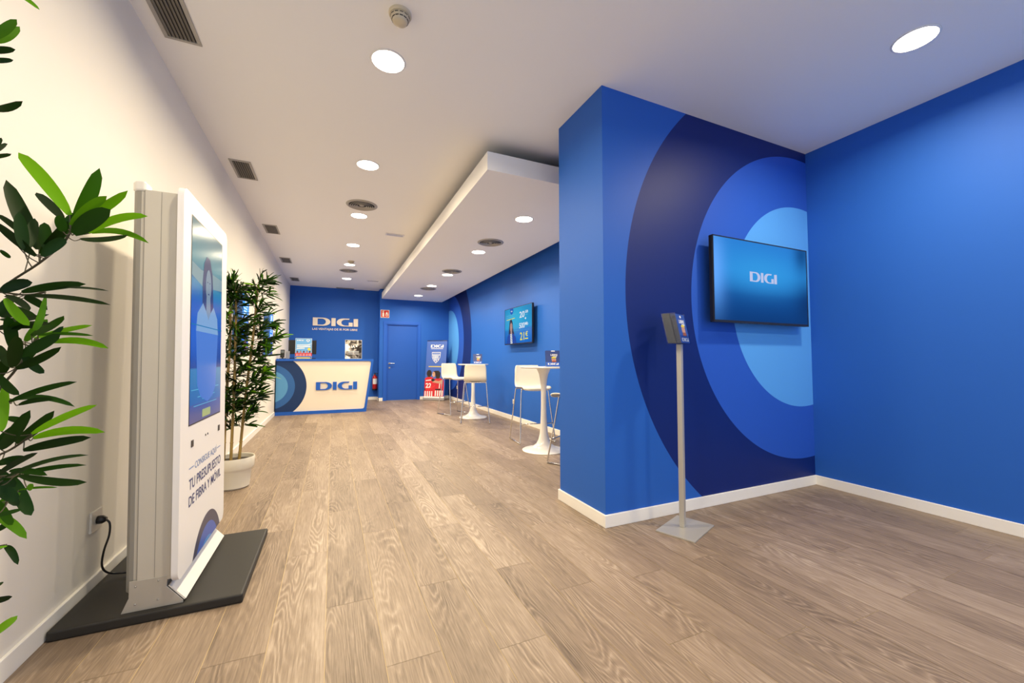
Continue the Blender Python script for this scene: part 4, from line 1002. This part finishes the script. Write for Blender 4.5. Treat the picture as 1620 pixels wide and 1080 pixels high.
def leaf(bm, cl, a, b, mid, w, nrm, tone, blunt=.5):
    a = Vector(a); b = Vector(b); mid = Vector(mid); n = 9; d = (b-a).normalized()
    col = (*leaf_color(tone), 1); rows = []
    for i in range(n+1):
        t = i/n; p = a+(b-a)*t+mid*(4*t*(1-t))
        tan = ((b-a)+mid*(4-8*t)).normalized(); side = tan.cross(nrm)
        if side.length < 1e-3: side = tan.cross(Vector((0, 0, 1)))
        side.normalize(); nn = side.cross(tan).normalized()
        hw = w*.5*(max(t+.03, 0)**.5)*(max(1-t, 0)**.48)*1.42
        hw = min(hw, w*.52)
        if i == n: rows.append([bm.verts.new(p)]*3); continue
        rows.append([bm.verts.new(p-side*hw+nn*hw*.22), bm.verts.new(p), bm.verts.new(p+side*hw+nn*hw*.22)])
    for r0, r1 in zip(rows, rows[1:]):
        for k in (0, 1):
            vs = [r0[k], r0[k+1], r1[k+1], r1[k]]
            u = []
            for v in vs:
                if v not in u: u.append(v)
            if len(u) < 3: continue
            f = bm.faces.new(u); f.smooth = True
            for l in f.loops: l[cl] = col
def foliage_bm():
    bm = BM(); return bm, bm.loops.layers.color.new('tone')
def cluster(bm, cl, p, d, n, ln, tone, ok):
    """a fan of leaves at the end of a twig"""
    for i in range(n):
        a = rnd.uniform(-1, 1); dd = (d+Vector((rnd.uniform(-1, 1), rnd.uniform(-1, 1), rnd.uniform(-.8, .7)))*.75).normalized()
        L = ln*rnd.uniform(.65, 1.15); q = p-d*rnd.uniform(0, .05); tip = q+dd*L
        tip.z -= rnd.uniform(0, .25)*L; tip.x = max(tip.x, .025)
        if not ok(tip): continue
        nrm = (Vector((rnd.uniform(-.6, .6), rnd.uniform(-.9, .2), rnd.uniform(.0, 1)))).normalized()
        leaf(bm, cl, q, tip, Vector((0, 0, rnd.uniform(.0, .12)*L)), ln*rnd.uniform(.14, .20), nrm, min(1, max(0, tone+rnd.gauss(0, .24))))
def pot(t, m):
    b = lathe(BM(), [(0, .0), (.108, 0), (.122, .012), (.134, .172), (.146, .188), (.154, .200), (.158, .285), (.155, .292), (.149, .288), (.144, .23), (0, .23)], 56)
    obj('pot', b, m, t, smooth=True, auto=32)
    obj('soil', lathe(BM(), [(0, .250), (.08, .248), (.145, .240), (.145, .23), (0, .23)], 40), SOIL, t)
POTM = mat('pot_cream', (.80, .76, .64), .35)
def cane(t, pts, r):
    P = smooth_path(pts, 8); b = BM(); tube(b, P, [r*(1-.35*i/len(P)) for i in range(len(P))], 10)
    acc = 0; last = P[0]
    for p in P[1:]:
        acc += (p-last).length
        if acc > .16: acc = 0; lathe(b, [(r*.8, -.004), (r*1.25, -.001), (r*1.25, .002), (r*.8, .005)], 12, c=tuple(p))
        last = p
    obj('cane', b, CANE, t, smooth=True); return P

# plant behind the totem
t = thing('potted_bamboo', 'artificial bamboo in a cream pot behind the white totem', 'plant', (0, 0, 0))
CX, CY = .262, 4.305
pt_holder = t
b = lathe(BM(), [(0, .0), (.108, 0), (.122, .012), (.134, .150), (.146, .166), (.154, .178), (.158, .262), (.155, .268), (.149, .264), (.144, .22), (0, .22)], 56, c=(CX, CY, 0))
po = obj('pot', b, POTM, t, smooth=True, auto=32)
obj('soil', lathe(BM(), [(0, .240), (.08, .238), (.145, .230), (.145, .22), (0, .22)], 40, c=(CX, CY, 0)), SOIL, po)
canes = [cane(t, [(.190, CY-.03, .22), (.195, CY-.02, .8), (.205, CY, 1.3), (.195, CY, 1.78)], .013),
         cane(t, [(.250, CY-.06, .22), (.255, CY-.05, .8), (.25, CY-.02, 1.3), (.24, CY, 1.74)], .012),
         cane(t, [(.305, CY-.03, .22), (.340, CY-.03, .8), (.380, CY-.02, 1.3), (.405, CY, 1.80)], .012)]
fb, fcl = foliage_bm(); tw = BM(); ok = lambda p: p.x > .02 and p.z > .36
for ci, P in enumerate(canes):
    m = 92 if ci != 1 else 76
    for k in range(m):
        f = (k+rnd.random())/m; z = .50+1.38*f**.85
        p = min(P, key=lambda q: abs(q.z-z)).copy(); p.z = min(z, P[-1].z)
        az = rnd.uniform(0, 2*PI); ln = rnd.uniform(.05, .20)*(1-.35*f)*(.6+.4*min(1, f*4))
        if ci == 2 and rnd.random() < .45: az = rnd.uniform(-1.0, .9)
        d = Vector((math.cos(az), math.sin(az), rnd.uniform(.1, .9))).normalized()
        e_ = p+d*ln; e_.x = max(e_.x, .04)
        tube(tw, [p, p+d*ln*.5+Vector((0, 0, .01)), e_], .0017, 5)
        cluster(fb, fcl, e_, d, rnd.choice((6, 7, 8)), .120, .30+.15*(rnd.random() < .2), ok)
    e_ = P[-1]
    for k in range(3):
        top = e_+Vector((rnd.uniform(-.03, .05), rnd.uniform(-.05, .05), .03+.05*k)); tube(tw, [e_, top], .0016, 5); cluster(fb, fcl, top, Vector((0, 0, 1)), 3, .10, .4, ok)
for start, end, n_, tone in (((.36, CY-.02, 1.10), (.575, CY-.12, 1.335), 9, .75), ((.36, CY-.02, 1.00), (.52, CY-.10, 1.19), 7, .4), ((.345, CY-.03, .95), (.50, CY-.16, 1.02), 9, .7), ((.33, CY-.03, .60), (.42, CY-.10, .66), 7, .3), ((.33, CY-.03, .78), (.45, CY-.08, .86), 8, .45), ((.33, CY-.03, .72), (.44, CY, .80), 6, .4), ((.21, CY-.02, .95), (.17, CY-.2, 1.00), 7, .85), ((.21, CY-.02, 1.45), (.22, CY-.22, 1.52), 7, .85)):
    s_, e_ = Vector(start), Vector(end); d = (e_-s_).normalized(); tube(tw, smooth_path([s_, (s_+e_)/2+Vector((0, 0, -.02)), e_], 4), .002, 5); cluster(fb, fcl, e_, d, n_+2, .155, tone, ok)
obj('twigs', tw, TWIG, t); obj('foliage', fb, LEAFM, t)

# big plant just left of the camera
t = thing('potted_bamboo', 'large artificial bamboo at the left edge of the photo, only its leafy twigs in view', 'plant', (0, 0, 0))
CX, CY = .20, 1.00
po = obj('pot', lathe(BM(), [(0, .0), (.108, 0), (.122, .012), (.134, .150), (.146, .166), (.154, .178), (.158, .262), (.155, .268), (.149, .264), (.144, .22), (0, .22)], 56, c=(CX, CY, 0)), POTM, t, smooth=True, auto=32)
obj('soil', lathe(BM(), [(0, .240), (.08, .238), (.145, .230), (.145, .22), (0, .22)], 40, c=(CX, CY, 0)), SOIL, po)
canes = [cane(t, [(.14, CY-.02, .22), (.15, CY, .9), (.13, CY, 1.5), (.12, CY, 2.0)], .013), cane(t, [(.21, CY-.05, .22), (.22, CY-.04, .9), (.24, CY-.04, 1.5), (.26, CY-.04, 2.05)], .013), cane(t, [(.25, CY+.03, .22), (.27, CY+.02, .9), (.27, CY+.02, 1.5), (.29, CY, 1.95)], .012)]
fb, fcl = foliage_bm(); tw = BM()
eye = Vector((1.0407, 0, 1.13))
for o_ in NEAR_LEAVES:
    a, b_, m_ = Vector(o_[0:3]), Vector(o_[3:6]), Vector(o_[6:9])
    nr = (eye-(a+b_)/2).normalized(); nr = (nr+Vector((rnd.uniform(-.45, .45), rnd.uniform(-.45, .45), rnd.uniform(-.3, .5)))*.8).normalized()
    leaf(fb, fcl, a, b_, m_, o_[9]*1.32, nr, o_[10])
stem_pts = []
for s_ in NEAR_STEMS: stem_pts += smooth_path([Vector(p) for p in s_], 5)
for o_ in NEAR_LEAVES:      # short leaf stalks back to the nearest twig
    a = Vector(o_[0:3]); q = min(stem_pts, key=lambda p: (p-a).length)
    if .004 < (q-a).length < .16: tube(tw, smooth_path([q, (q+a)/2+Vector((0, 0, -.006)), a], 3), .0011, 5)
for s_ in NEAR_STEMS:
    P = [Vector(p) for p in s_]; c_ = min((q for C_ in canes for q in C_), key=lambda q: (q-P[0]).length+.6*abs(q.z-(P[0].z-.12)))
    tube(tw, smooth_path([c_]+P, 5), .0022, 6)
def hidden(p):
    r = p-eye; return r.dot(_R) < -1.32*max(r.dot(_F), .05) and p.x > .02
for P in canes:
    for k in range(34):
        f = rnd.random(); z = .6+f*1.4; p = min(P, key=lambda q: abs(q.z-z)).copy()
        az = rnd.uniform(0, 2*PI); d = Vector((math.cos(az), math.sin(az), rnd.uniform(.1, .8))).normalized(); e_ = p+d*rnd.uniform(.06, .22)
        if not hidden(e_+d*.05): continue
        tube(tw, [p, e_], .0018, 5); cluster(fb, fcl, e_, d, 6, .13, .35, hidden)
obj('twigs', tw, TWIG, t); obj('foliage', fb, LEAFM, t)
